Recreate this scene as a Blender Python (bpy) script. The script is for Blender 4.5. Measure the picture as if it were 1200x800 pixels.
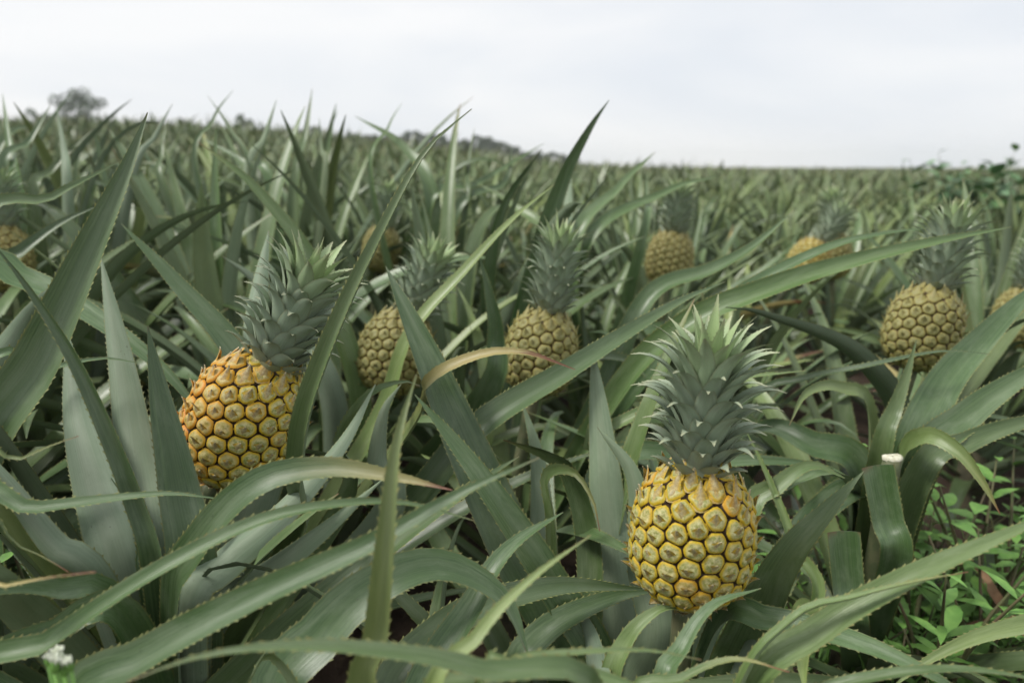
import bpy, math, random
import numpy as np
from mathutils import Vector, Matrix, Quaternion

for o in list(bpy.data.objects):
    bpy.data.objects.remove(o)
scene = bpy.context.scene
R = math.radians
random.seed(7)
rng = np.random.default_rng(7)

# ------------------------------------------------------------------ camera
CAM_H, PITCH, LENS = 0.85, R(13.3), 26.0
FPX = LENS / 36.0 * 1200.0
cam_data = bpy.data.cameras.new('camera')
cam_data.lens = LENS
cam_data.sensor_width = 36.0
cam_data.clip_start = 0.02
cam_data.clip_end = 6000
cam_data.dof.use_dof = True
cam_data.dof.focus_distance = 0.76
cam_data.dof.aperture_fstop = 4.0
cam = bpy.data.objects.new('camera', cam_data)
scene.collection.objects.link(cam)
cam.location = (0, 0, CAM_H)
cam.rotation_euler = (math.pi / 2 - PITCH, 0, 0)
scene.camera = cam

# ------------------------------------------------------------------ world
SUN_EL, SUN_AZ = R(50), R(-100)          # azimuth from +Y towards +X
world = bpy.data.worlds.new('World')
scene.world = world
world.use_nodes = True
wn, wl = world.node_tree.nodes, world.node_tree.links
wn.clear()
w_out = wn.new('ShaderNodeOutputWorld')
w_bg = wn.new('ShaderNodeBackground')
w_bg.inputs['Strength'].default_value = 0.10
w_sky = wn.new('ShaderNodeTexSky')
w_sky.sky_type = 'NISHITA'
w_sky.sun_disc = False
w_sky.sun_elevation = SUN_EL
w_sky.sun_rotation = SUN_AZ
w_tc = wn.new('ShaderNodeTexCoord')
w_map = wn.new('ShaderNodeMapping')
w_map.inputs['Scale'].default_value = (1.0, 1.0, 3.6)
w_map.inputs['Location'].default_value = (0.35, 0.1, 0.2)
w_noise = wn.new('ShaderNodeTexNoise')
w_noise.inputs['Scale'].default_value = 2.1
w_noise.inputs['Detail'].default_value = 4.0
w_noise.inputs['Roughness'].default_value = 0.48
w_noise.inputs['Distortion'].default_value = 0.4
w_ramp = wn.new('ShaderNodeValToRGB')
w_ramp.color_ramp.elements[0].position = 0.34
w_ramp.color_ramp.elements[0].color = (0.735, 0.775, 0.830, 1)
w_ramp.color_ramp.elements[1].position = 0.64
w_ramp.color_ramp.elements[1].color = (0.880, 0.890, 0.902, 1)
w_mul = wn.new('ShaderNodeMixRGB')
w_mul.blend_type = 'MULTIPLY'
w_mul.inputs['Fac'].default_value = 1.0
w_mul.inputs['Color2'].default_value = (5.65, 5.6, 5.55, 1)
w_mix = wn.new('ShaderNodeMixRGB')
w_mix.inputs['Fac'].default_value = 0.965
wl.new(w_tc.outputs['Generated'], w_map.inputs['Vector'])
wl.new(w_map.outputs['Vector'], w_noise.inputs['Vector'])
wl.new(w_noise.outputs['Fac'], w_ramp.inputs['Fac'])
wl.new(w_ramp.outputs['Color'], w_mul.inputs['Color1'])
wl.new(w_sky.outputs['Color'], w_mix.inputs['Color1'])
wl.new(w_mul.outputs['Color'], w_mix.inputs['Color2'])
wl.new(w_mix.outputs['Color'], w_bg.inputs['Color'])
wl.new(w_bg.outputs['Background'], w_out.inputs['Surface'])

# ------------------------------------------------------------------ sun (veiled by overcast)
sun_data = bpy.data.lights.new('sun', 'SUN')
sun_data.energy = 1.5
sun_data.angle = R(14)
sun_data.color = (1.0, 0.965, 0.91)
sun = bpy.data.objects.new('sun', sun_data)
scene.collection.objects.link(sun)
sdir = Vector((math.sin(SUN_AZ) * math.cos(SUN_EL), math.cos(SUN_AZ) * math.cos(SUN_EL), math.sin(SUN_EL)))
sun.rotation_euler = sdir.to_track_quat('Z', 'Y').to_euler()
sun.location = (0, 0, 30)

vs = scene.view_settings
vs.view_transform = 'Standard'
vs.look = 'None'
vs.exposure = 1.0
vs.gamma = 1.0
vs.use_curve_mapping = False
scene.cycles.max_bounces = 6
scene.cycles.diffuse_bounces = 3
scene.cycles.volume_bounces = 2
scene.cycles.use_denoising = True

# ------------------------------------------------------------------ helpers
COL = scene.collection
CP, SP = math.cos(PITCH), math.sin(PITCH)
CAMP = np.array([0, 0, CAM_H])
FWD = np.array([0, CP, -SP])
UPV = np.array([0, SP, CP])
RGT = np.array([1.0, 0, 0])


def at(px, py, d):
    """point of the place seen at a pixel of the photograph, d metres along the view axis"""
    return CAMP + FWD * d + RGT * ((px - 600) / FPX * d) + UPV * ((400 - py) / FPX * d)


def proj(P):
    v = np.asarray(P) - CAMP
    d = v @ FWD
    dd = np.where(d > 1e-3, d, 1e-3)
    return 600 + FPX * (v @ RGT) / dd, 400 - FPX * (v @ UPV) / dd, d


def terrain(x, y):
    x = np.asarray(x, float)
    y = np.asarray(y, float)
    t = np.clip((y - 4) / 24, 0, 1)
    g = t * t * (3 - 2 * t)
    hill = 1.50 * g / (1 + np.exp(np.clip((x + 3.6) / 3.0, -40, 40)))
    fall = np.clip((y - 95) / 120, 0, 1)
    return hill * (1 - 0.8 * fall * fall * (3 - 2 * fall))


def tag(o, label=None, cat=None, group=None, kind=None):
    if label:
        o['label'] = label
    if cat:
        o['category'] = cat
    if group:
        o['group'] = group
    if kind:
        o['kind'] = kind
    return o


def link(name, data, parent=None, mat=None):
    o = bpy.data.objects.new(name, data)
    COL.objects.link(o)
    if parent is not None:
        o.parent = parent
    if mat is not None:
        o.data.materials.append(mat)
    return o


def empty(name, loc=(0, 0, 0)):
    o = bpy.data.objects.new(name, None)
    o.empty_display_size = 0.05
    COL.objects.link(o)
    o.location = loc
    return o


def copy_tree(o, parent=None):
    c = o.copy()
    COL.objects.link(c)
    c.parent = parent
    for ch in o.children:
        copy_tree(ch, c)
    return c


def mesh_from(name, V, F, mats, mi=None, uv=None, smooth=True, cols=None):
    me = bpy.data.meshes.new(name)
    me.from_pydata([tuple(map(float, v)) for v in V], [], [tuple(f) for f in F])
    for m in mats:
        me.materials.append(m)
    if mi is not None:
        me.polygons.foreach_set('material_index', np.asarray(mi, np.int32))
    if smooth:
        me.polygons.foreach_set('use_smooth', np.ones(len(F), bool))
    if uv is not None:
        lay = me.uv_layers.new(name='UVMap')
        li = np.zeros(len(me.loops), np.int32)
        me.loops.foreach_get('vertex_index', li)
        lay.data.foreach_set('uv', np.asarray(uv, np.float32)[li].ravel())
    if cols is not None:
        ca = me.attributes.new('tint', 'FLOAT', 'POINT')
        ca.data.foreach_set('value', np.asarray(cols, np.float32))
    me.update()
    return me


# ------------------------------------------------------------------ materials
class NT:
    def __init__(self, name):
        self.m = bpy.data.materials.new(name)
        self.m.use_nodes = True
        self.n, self.l = self.m.node_tree.nodes, self.m.node_tree.links
        self.bsdf = self.n['Principled BSDF']

    def node(self, t, **kw):
        n = self.n.new(t)
        for k, v in kw.items():
            setattr(n, k, v)
        return n

    def put(self, sock, v):
        if hasattr(v, 'is_linked') or isinstance(v, bpy.types.NodeSocket):
            self.l.new(v, sock)
        else:
            sock.default_value = v

    def math(self, op, a, b=0.0, c=None, clamp=False):
        n = self.node('ShaderNodeMath', operation=op, use_clamp=clamp)
        self.put(n.inputs[0], a)
        self.put(n.inputs[1], b)
        if c is not None:
            self.put(n.inputs[2], c)
        return n.outputs[0]

    def mix(self, f, a, b, mode='MIX'):
        n = self.node('ShaderNodeMixRGB', blend_type=mode)
        self.put(n.inputs['Fac'], f)
        self.put(n.inputs['Color1'], a if not isinstance(a, tuple) else (*a[:3], 1))
        self.put(n.inputs['Color2'], b if not isinstance(b, tuple) else (*b[:3], 1))
        return n.outputs[0]

    def noise(self, vec, scale, detail=3.0, rough=0.5, dist=0.0):
        n = self.node('ShaderNodeTexNoise')
        if vec is not None:
            self.l.new(vec, n.inputs['Vector'])
        n.inputs['Scale'].default_value = scale
        n.inputs['Detail'].default_value = detail
        n.inputs['Roughness'].default_value = rough
        n.inputs['Distortion'].default_value = dist
        return n.outputs['Fac']

    def step(self, v, lo, hi, a=0.0, b=1.0):
        n = self.node('ShaderNodeMapRange', interpolation_type='SMOOTHSTEP')
        self.put(n.inputs['Value'], v)
        self.put(n.inputs['From Min'], lo)
        self.put(n.inputs['From Max'], hi)
        self.put(n.inputs['To Min'], a)
        self.put(n.inputs['To Max'], b)
        return n.outputs['Result']

    def attr(self, name, kind='OBJECT'):
        n = self.node('ShaderNodeAttribute', attribute_name=name, attribute_type=kind)
        return n.outputs['Fac']

    def xyz(self, x, y, z):
        n = self.node('ShaderNodeCombineXYZ')
        self.put(n.inputs[0], x)
        self.put(n.inputs[1], y)
        self.put(n.inputs[2], z)
        return n.outputs[0]

    def bump(self, h, strength, dist=0.001):
        n = self.node('ShaderNodeBump')
        n.inputs['Strength'].default_value = strength
        n.inputs['Distance'].default_value = dist
        self.l.new(h, n.inputs['Height'])
        self.l.new(n.outputs[0], self.bsdf.inputs['Normal'])

    def finish(self, col, rough=0.5, spec=0.5):
        self.put(self.bsdf.inputs['Base Color'], col if not isinstance(col, tuple) else (*col[:3], 1))
        self.put(self.bsdf.inputs['Roughness'], rough)
        self.put(self.bsdf.inputs['Specular IOR Level'], spec)
        return self.m


def leaf_material(name, dark, mid, pale, rough, under=False):
    t = NT(name)
    uvn = t.node('ShaderNodeUVMap', uv_map='UVMap')
    sep = t.node('ShaderNodeSeparateXYZ')
    t.l.new(uvn.outputs[0], sep.inputs[0])
    u, v = sep.outputs[0], sep.outputs[1]
    rnd = t.node('ShaderNodeObjectInfo').outputs['Random']
    off = t.math('MULTIPLY', rnd, 37.0)
    vec1 = t.xyz(t.math('MULTIPLY_ADD', u, 26.0, off), t.math('MULTIPLY', v, 3.0), off)
    vec2 = t.xyz(t.math('MULTIPLY_ADD', u, 2.2, off), t.math('MULTIPLY', v, 8.0), off)
    vec3 = t.xyz(t.math('MULTIPLY_ADD', u, 5.0, off), t.math('MULTIPLY', v, 60.0), off)
    stri = t.noise(vec1, 1.0, 4.0, 0.6)
    mott = t.noise(vec2, 1.0, 4.0, 0.6, 0.6)
    fine = t.noise(vec3, 1.0, 3.0, 0.6)
    col = t.mix(t.step(stri, 0.33, 0.68), dark, mid)
    col = t.mix(t.math('MULTIPLY', t.step(mott, 0.40, 0.75), 0.6), col, pale)
    # broad centre band slightly different in green
    au = t.math('ABSOLUTE', t.math('SUBTRACT', u, 0.5))
    band = t.step(au, 0.10, 0.24, 1.0, 0.0)
    col = t.mix(t.math('MULTIPLY', band, 0.35), col, (0.072, 0.118, 0.045) if not under else (0.15, 0.18, 0.12))
    # dark rubbed flecks
    fl = t.step(fine, 0.66, 0.74)
    fl = t.math('MULTIPLY', fl, t.step(mott, 0.5, 0.6))
    col = t.mix(t.math('MULTIPLY', fl, 0.55), col, (0.030, 0.040, 0.020))
    # small dark specks and pale dust
    spk = t.noise(t.xyz(t.math('MULTIPLY_ADD', u, 16.0, off), t.math('MULTIPLY', v, 190.0), off), 1.0, 2.0, 0.5)
    col = t.mix(t.math('MULTIPLY', t.step(spk, 0.70, 0.76), 0.5), col, (0.045, 0.045, 0.025))
    dst = t.noise(t.xyz(t.math('MULTIPLY_ADD', u, 3.0, off), t.math('MULTIPLY', v, 22.0), off), 1.0, 6.0, 0.75)
    col = t.mix(t.step(dst, 0.45, 0.8, 0.0, 0.35), col, pale)
    # per leaf hue and ageing
    col = t.mix(t.math('MULTIPLY', t.step(rnd, 0.55, 1.0), 0.35), col, (0.110, 0.155, 0.070))
    yel = t.attr('yel')
    col = t.mix(t.math('MULTIPLY', yel, t.step(mott, 0.2, 0.6, 0.55, 1.0)), col, (0.27, 0.33, 0.095))
    # pale horny margin
    mar = t.step(au, 0.462, 0.492)
    col = t.mix(t.math('MULTIPLY', mar, 0.5), col, (0.17, 0.17, 0.055))
    # dry tip
    dry = t.attr('dry')
    vv = t.math('ADD', v, t.math('MULTIPLY', t.math('SUBTRACT', mott, 0.5), 0.12))
    yst = t.math('SUBTRACT', 0.985, t.math('MULTIPLY', dry, 0.42))
    yf = t.step(vv, yst, t.math('ADD', yst, 0.22))
    col = t.mix(t.math('MULTIPLY', yf, t.math('MULTIPLY', dry, 1.6, clamp=True)), col, (0.37, 0.31, 0.12))
    bst = t.math('SUBTRACT', 0.992, t.math('MULTIPLY', dry, 0.10))
    bf = t.step(vv, bst, t.math('ADD', bst, 0.045))
    col = t.mix(bf, col, t.mix(stri, (0.22, 0.085, 0.035), (0.10, 0.05, 0.03)))
    hsv = t.node('ShaderNodeHueSaturation')
    wn2 = t.node('ShaderNodeTexWhiteNoise', noise_dimensions='1D')
    t.l.new(off, wn2.inputs['W'])
    t.put(hsv.inputs['Value'], t.math('MULTIPLY_ADD', wn2.outputs['Value'], 0.5, 0.78))
    t.l.new(col, hsv.inputs['Color'])
    vcol = hsv.outputs[0]
    h = t.math('ADD', t.math('MULTIPLY', stri, 1.0), t.math('MULTIPLY', fine, 0.25))
    t.bump(h, 0.35 if not under else 0.22, 0.0012)
    ro = t.math('ADD', rough, t.math('MULTIPLY', mott, 0.18))
    return t.finish(vcol, ro, 0.5 if not under else 0.3)


M_UP = leaf_material('leaf_upper', (0.042, 0.088, 0.027), (0.084, 0.144, 0.051), (0.185, 0.240, 0.145), 0.27)
M_UN = leaf_material('leaf_underside', (0.135, 0.188, 0.118), (0.172, 0.225, 0.150), (0.232, 0.280, 0.205), 0.5, True)


def plain(name, c1, c2, scale, rough=0.6, bump=0.0, spec=0.4, detail=4.0, dist=0.001):
    t = NT(name)
    tc = t.node('ShaderNodeTexCoord').outputs['Object']
    f = t.noise(tc, scale, detail, 0.6)
    col = t.mix(t.step(f, 0.3, 0.7), c1, c2)
    rnd = t.node('ShaderNodeObjectInfo').outputs['Random']
    hsv = t.node('ShaderNodeHueSaturation')
    t.put(hsv.inputs['Value'], t.math('MULTIPLY_ADD', rnd, 0.4, 0.8))
    t.l.new(col, hsv.inputs['Color'])
    if bump:
        t.bump(f, bump, dist)
    return t.finish(hsv.outputs[0], rough, spec)


M_TOOTH = plain('leaf_spines', (0.22, 0.25, 0.09), (0.19, 0.18, 0.06), 60)
M_STALK = plain('fruit_stalk', (0.10, 0.13, 0.06), (0.17, 0.17, 0.09), 60, 0.6, 0.3)
M_STEM = plain('plant_stem', (0.05, 0.05, 0.03), (0.10, 0.085, 0.05), 40, 0.8, 0.4)
M_WEED = plain('weed_leaf', (0.11, 0.25, 0.05), (0.19, 0.36, 0.08), 40, 0.5, 0.2)
M_WSTEM = plain('weed_stem', (0.10, 0.13, 0.05), (0.14, 0.10, 0.06), 40, 0.6)
M_PETAL = plain('flower_bud', (0.52, 0.56, 0.42), (0.66, 0.68, 0.58), 300, 0.6)
M_CUT = plain('cut_face', (0.48, 0.46, 0.33), (0.66, 0.64, 0.52), 220, 0.7)
M_DRY = plain('dry_leaf', (0.20, 0.105, 0.055), (0.32, 0.20, 0.11), 30, 0.8, 0.3)
M_BARK = plain('bark', (0.06, 0.05, 0.04), (0.12, 0.10, 0.08), 4, 0.9, 0.4)
M_TREE = plain('tree_foliage', (0.075, 0.110, 0.065), (0.120, 0.160, 0.095), 0.8, 0.6)  # olive-grey, lightened: some distance haze is put into the foliage colour
M_SHRUB = plain('shrub_foliage', (0.085, 0.19, 0.070), (0.13, 0.25, 0.10), 6, 0.5)
M_SHRUBT = plain('shrub_young_foliage', (0.12, 0.24, 0.06), (0.18, 0.30, 0.07), 6, 0.5)


def crown_material():
    t = NT('crown_leaf')
    uvn = t.node('ShaderNodeUVMap', uv_map='UVMap')
    sep = t.node('ShaderNodeSeparateXYZ')
    t.l.new(uvn.outputs[0], sep.inputs[0])
    u, v = sep.outputs[0], sep.outputs[1]
    rnd = t.node('ShaderNodeObjectInfo').outputs['Random']
    off = t.math('MULTIPLY', rnd, 37.0)
    stri = t.noise(t.xyz(t.math('MULTIPLY_ADD', u, 14.0, off), t.math('MULTIPLY', v, 1.6), off), 1.0, 3.0)
    mott = t.noise(t.xyz(t.math('MULTIPLY_ADD', u, 2.0, off), t.math('MULTIPLY', v, 4.0), off), 1.0, 4.0, 0.65)
    young = t.attr('young')
    old = t.mix(stri, (0.255, 0.335, 0.230), (0.370, 0.440, 0.325))
    old = t.mix(t.math('MULTIPLY', t.step(mott, 0.45, 0.75), 0.5), old, (0.27, 0.275, 0.235))
    yng = t.mix(stri, (0.27, 0.38, 0.15), (0.37, 0.48, 0.22))
    col = t.mix(young, old, yng)
    low = t.math('MULTIPLY', t.attr('low'), t.step(v, 0.0, 0.6, 1.0, 0.3))
    col = t.mix(t.math('MULTIPLY', low, 0.35), col, (0.165, 0.145, 0.112))
    au = t.math('ABSOLUTE', t.math('SUBTRACT', u, 0.5))
    col = t.mix(t.math('MULTIPLY', t.step(au, 0.40, 0.49), 0.55), col, (0.25, 0.26, 0.15))
    col = t.mix(t.math('MULTIPLY', t.step(v, 0.72, 0.99), 0.75), col, (0.42, 0.42, 0.27))
    t.bump(stri, 0.3, 0.0008)
    return t.finish(col, 0.5, 0.3)


M_CROWN = crown_material()


def eye_material():
    t = NT('pineapple_rind')
    tc = t.node('ShaderNodeTexCoord').outputs['Object']
    rnd = t.node('ShaderNodeObjectInfo').outputs['Random']
    tint = t.attr('tint', 'GEOMETRY')        # 0 groove .. 1 middle of the eye, 2 bract
    ripe = t.attr('ripe')
    mp = t.node('ShaderNodeMapping')
    t.l.new(tc, mp.inputs['Vector'])
    t.put(mp.inputs['Location'], t.xyz(t.math('MULTIPLY', rnd, 9.0), rnd, 0.0))
    n1 = t.noise(mp.outputs[0], 240.0, 4.0, 0.7)
    n2 = t.noise(mp.outputs[0], 420.0, 3.0, 0.6)
    edge = t.mix(t.step(n1, 0.35, 0.65), (0.60, 0.39, 0.014), (0.40, 0.31, 0.020))
    edge = t.mix(ripe, edge, (0.66, 0.215, 0.015))
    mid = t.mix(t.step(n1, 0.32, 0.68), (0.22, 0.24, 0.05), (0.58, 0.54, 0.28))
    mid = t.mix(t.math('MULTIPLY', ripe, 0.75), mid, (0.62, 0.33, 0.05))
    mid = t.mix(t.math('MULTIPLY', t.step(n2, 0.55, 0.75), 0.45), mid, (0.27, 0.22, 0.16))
    lim = t.math('ADD', t.math('MULTIPLY', n1, 0.8), 0.14)
    col = t.mix(t.step(tint, t.math('SUBTRACT', lim, 0.12), t.math('ADD', lim, 0.22)), edge, mid)
    col = t.mix(t.step(tint, 0.14, 0.30, 1.0, 0.0), col, (0.036, 0.018, 0.006))
    # papery bract: tan to pinkish grey, yellow foot
    br = t.mix(t.step(n1, 0.3, 0.7), (0.54, 0.48, 0.28), (0.24, 0.175, 0.10))
    bfoot = t.mix(ripe, t.mix(t.step(n2, 0.4, 0.6), (0.56, 0.36, 0.018), (0.36, 0.26, 0.035)), (0.62, 0.24, 0.015))
    br = t.mix(t.step(tint, 1.85, 2.7), bfoot, br)
    br = t.mix(t.step(tint, 2.75, 3.0), br, (0.66, 0.60, 0.42))
    col = t.mix(t.step(tint, 1.3, 1.4), col, br)
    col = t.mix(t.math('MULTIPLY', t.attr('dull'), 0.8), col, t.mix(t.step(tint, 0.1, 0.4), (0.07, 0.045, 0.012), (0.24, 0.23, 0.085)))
    t.bump(n2, 0.5, 0.0008)
    return t.finish(col, 0.55, 0.4)


M_EYE = eye_material()
M_FRUIT = plain('pineapple_grooves', (0.035, 0.02, 0.008), (0.07, 0.045, 0.014), 120, 0.6, 0.3)


def soil_material():
    t = NT('soil')
    g = t.node('ShaderNodeTexCoord').outputs['Object']
    n1 = t.noise(g, 1.3, 6.0, 0.6)
    n2 = t.noise(g, 22.0, 6.0, 0.7)
    col = t.mix(t.step(n1, 0.3, 0.7), (0.040, 0.028, 0.020), (0.075, 0.053, 0.036))
    col = t.mix(t.step(n2, 0.5, 0.75), col, (0.12, 0.09, 0.06))
    # beyond the last plants that can be told apart the crop itself is the surface
    sp = t.node('ShaderNodeSeparateXYZ')
    t.l.new(g, sp.inputs[0])
    far = t.step(sp.outputs[1], 95.0, 130.0)
    fc = t.mix(t.noise(g, 0.35, 5.0, 0.7), (0.060, 0.080, 0.045), (0.115, 0.125, 0.080))
    col = t.mix(far, col, fc)
    t.bump(n2, 0.6, 0.02)
    return t.finish(col, 0.9, 0.2)


M_SOIL = soil_material()

# ------------------------------------------------------------------ ground
gx = np.concatenate([-np.geomspace(420, 61, 10), np.linspace(-60, 60, 81), np.geomspace(61, 420, 10)])
gy = np.concatenate([np.linspace(-30, -2, 6), np.linspace(-1, 110, 75), np.geomspace(114, 560, 12)])
GX, GY = np.meshgrid(gx, gy)
GZ = terrain(GX, GY)
nx, ny = len(gx), len(gy)
GV = np.stack([GX, GY, GZ], -1).reshape(-1, 3)
GF = [(j * nx + i, j * nx + i + 1, (j + 1) * nx + i + 1, (j + 1) * nx + i) for j in range(ny - 1) for i in range(nx - 1)]
ground = link('ground', mesh_from('ground', GV, GF, [M_SOIL]))
tag(ground, 'dark brown bare soil under the pineapple crop', 'ground', kind='structure')

# ------------------------------------------------------------------ leaf builder


def smooth_curve(P, n):
    P = np.asarray(P, float)
    m = len(P)
    ext = np.vstack([2 * P[0] - P[1], P, 2 * P[-1] - P[-2]])
    seg = []
    for i in range(m - 1):
        p0, p1, p2, p3 = ext[i], ext[i + 1], ext[i + 2], ext[i + 3]
        t = np.linspace(0, 1, 24, endpoint=False)[:, None]
        seg.append(0.5 * ((2 * p1) + (p2 - p0) * t + (2 * p0 - 5 * p1 + 4 * p2 - p3) * t ** 2 + (3 * p1 - p0 - 3 * p2 + p3) * t ** 3))
    C = np.vstack(seg + [P[-1:]])
    s = np.concatenate([[0], np.cumsum(np.linalg.norm(np.diff(C, axis=0), axis=1))])
    q = np.linspace(0, s[-1], n)
    return np.stack([np.interp(q, s, C[:, k]) for k in range(3)], -1), s[-1]


def unit(v):
    return v / (np.linalg.norm(v) + 1e-12)


def frames(C, k, n0, twist=None):
    """rotation-minimising normals along C, starting with n0 at index k"""
    T = np.gradient(C, axis=0)
    T /= np.linalg.norm(T, axis=1)[:, None] + 1e-12
    N = np.zeros_like(C)
    N[k] = unit(n0 - T[k] * (n0 @ T[k]))
    for i in range(k + 1, len(C)):
        v = N[i - 1] - T[i] * (N[i - 1] @ T[i])
        N[i] = unit(v)
    for i in range(k - 1, -1, -1):
        v = N[i + 1] - T[i] * (N[i + 1] @ T[i])
        N[i] = unit(v)
    S = np.cross(T, N)
    if twist is not None:
        c, s = np.cos(twist)[:, None], np.sin(twist)[:, None]
        N, S = N * c + S * s, S * c - N * s
    return T, N, S


def width_profile(t, p=2.6, q=0.95, base=0.92):
    w = (1 - np.clip(t, 0, 1) ** p) ** q
    return w * (base + (1 - base) * np.clip(t / 0.35, 0, 1))


def leaf_mesh(name, C, N, S, T, W, nu=7, chan=0.28, thick=0.0016, tooth=0.0, gap=0.0075, mats=None, two=True, wave=0.0, seed=0):
    r = np.random.default_rng(seed)
    n = len(C)
    x = np.linspace(-1, 1, nu)
    t = np.linspace(0, 1, n)
    h = (W / 2)[:, None]
    ch = (chan * (1.0 - 0.25 * t))[:, None] if np.isscalar(chan) else chan[:, None]
    prof = np.abs(x)[None, :] ** 1.7
    lift = ch * h * prof
    if wave:
        ph = r.uniform(0, 6.28, 2)
        k1 = r.uniform(7, 13)
        lift = lift + wave * h * (np.sin(k1 * t + ph[0])[:, None] * np.clip(x, 0, 1)[None] ** 2 + np.sin(k1 * 1.2 * t + ph[1])[:, None] * np.clip(-x, 0, 1)[None] ** 2)
    sq = 1 - 0.35 * ch ** 2
    up = C[:, None] + S[:, None] * (x[None, :] * h * sq)[..., None] + N[:, None] * lift[..., None]
    V = [up.reshape(-1, 3)]
    uv = [np.stack(np.broadcast_arrays((x[None, :] + 1) / 2, t[:, None]), -1).reshape(-1, 2)]
    F, mi = [], []
    for i in range(n - 1):
        for j in range(nu - 1):
            a = i * nu + j
            F.append((a, a + 1, a + nu + 1, a + nu))
            mi.append(0)
    if two:
        th = thick * (1 - np.abs(x) ** 2.5)[None, :] * np.clip(h / h.max() * 1.4, 0.1, 1)
        dn = up - N[:, None] * th[..., None]
        o = n * nu
        V.append(dn.reshape(-1, 3))
        uv.append(uv[0])
        for i in range(n - 1):
            for j in range(nu - 1):
                a = o + i * nu + j
                F.append((a, a + nu, a + nu + 1, a + 1))
                mi.append(1)
    off = sum(len(v) for v in V)
    if tooth > 0:
        s = np.concatenate([[0], np.cumsum(np.linalg.norm(np.diff(C, axis=0), axis=1))])
        tv, tu = [], []
        for side, j in ((-1, 0), (1, nu - 1)):
            q = s[-1] * 0.12
            while q < s[-1] * 0.97:
                f = np.interp(q, s, np.arange(n))
                i = min(int(f), n - 2)
                a = f - i
                p = up[i, j] * (1 - a) + up[i + 1, j] * a
                tt = T[i]
                out = unit(S[i] * side + N[i] * ch[i] * 0.9)
                if r.random() < 0.12:
                    q += gap
                    continue
                hh = tooth * r.uniform(0.5, 1.35) * min(1, (W[i] / W.max()) * 2.2)
                b = gap * 0.30
                tv += [p - tt * b - out * 0.0004, p + tt * b - out * 0.0004, p + out * hh + tt * b * 1.5]
                tu += [((side + 1) / 2, q / s[-1])] * 3
                q += gap * r.uniform(0.75, 1.3)
        if tv:
            V.append(np.array(tv))
            uv.append(np.array(tu))
            for k in range(len(tv) // 3):
                F.append((off + 3 * k, off + 3 * k + 1, off + 3 * k + 2))
                mi.append(2 if two else 1)
    mats = mats or ([M_UP, M_UN, M_TOOTH] if two else [M_UP, M_TOOTH])
    return mesh_from(name, np.vstack(V), F, mats, mi, np.vstack(uv))


# ------------------------------------------------------------------ generic field leaves
def rosette_curve(e0, bend, L, side, n, pw=1.5):
    t = np.linspace(0, 1, n)
    e = e0 - bend * t ** pw
    a = side * t ** 2
    d = np.stack([np.cos(e) * np.cos(a), np.cos(e) * np.sin(a), np.sin(e)], -1)
    C = np.vstack([[0, 0, 0], np.cumsum((d[1:] + d[:-1]) / 2, axis=0)]) * L / (n - 1)
    n0 = np.array([-math.sin(e0), 0, math.cos(e0)])
    return C, n0


RINGS = [  # elevation at foot, bend, length, count of variants
    ((R(76), R(90)), (R(6), R(34)), (0.44, 0.62), 7),
    ((R(54), R(76)), (R(16), R(62)), (0.56, 0.78), 10),
    ((R(38), R(62)), (R(20), R(80)), (0.56, 0.80), 10),
    ((R(18), R(40)), (R(20), R(60)), (0.42, 0.60), 6),
]


def ring_params(r, k):
    (a, b), (c, d), (l0, l1), _ = RINGS[k]
    return r.uniform(a, b), r.uniform(c, d), r.uniform(l0, l1), r.normal(0, 0.24), r.normal(0, 0.5), r.uniform(0.044, 0.060)


NEAR = []
rv = np.random.default_rng(21)
for k in range(4):
    row = []
    for q in range(RINGS[k][3]):
        e0, bd, L, sd, tw, w = ring_params(rv, k)
        n = 20
        kink = k in (1, 2) and q % 4 == 3          # leaf snapped over by the pickers
        C, n0 = rosette_curve(e0, R(rv.uniform(80, 125)) if kink else bd, L, sd, n, rv.uniform(5, 8) if kink else rv.uniform(1.3, 2.3))
        t = np.linspace(0, 1, n)
        T, N, S = frames(C, 0, n0, tw * t)
        W = np.maximum(w * width_profile(t, rv.uniform(2.2, 3.2)), 0.0012)
        row.append((leaf_mesh('leaf', C, N, S, T, W, 6, rv.uniform(0.3, 0.7), 0.0016, 0.0017, 0.0085, wave=0.04, seed=q + 10 * k), C))
    NEAR.append(row)

GOLD = R(137.508)


def plant_leaves(r, count):
    """list of (ring, azimuth, height on stem, tilt) from the heart outwards"""
    out = []
    a = r.uniform(0, 6.28)
    for i in range(count):
        f = i / (count - 1)
        k = 0 if f < 0.11 else 1 if f < 0.44 else 2 if f < 0.82 else 3
        out.append((k, a + i * GOLD + r.normal(0, 0.12), 0.26 - 0.19 * f))
    return out


PROTECT = [  # things that must stay visible: (px, py, rx, ry, depth, tilt deg)
    (811, 622, 92, 105, 0.70, 0), (820, 445, 95, 105, 0.72, 0),
    (288, 492, 88, 105, 0.80, 20), (368, 345, 78, 85, 0.82, 0),
    (635, 412, 52, 68, 1.20, 0), (665, 305, 60, 65, 1.22, 0),
    (458, 412, 50, 70, 1.28, 15), (515, 300, 55, 60, 1.30, 10),
    (1083, 382, 52, 55, 1.22, 0), (1105, 310, 45, 40, 1.24, 0), (785, 300, 36, 34, 1.95, 0), (795, 250, 32, 34, 2.0, 0),
    (435, 225, 40, 45, 2.0, 0), (10, 205, 45, 45, 1.45, 0),
    (1130, 660, 100, 110, 1.3, 0), (1046, 550, 45, 45, 0.93, 0), (950, 610, 60, 70, .72, 0), (600, 640, 340, 170, 0.62, 0), (160, 640, 170, 120, 0.60, 0),
]


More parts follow.
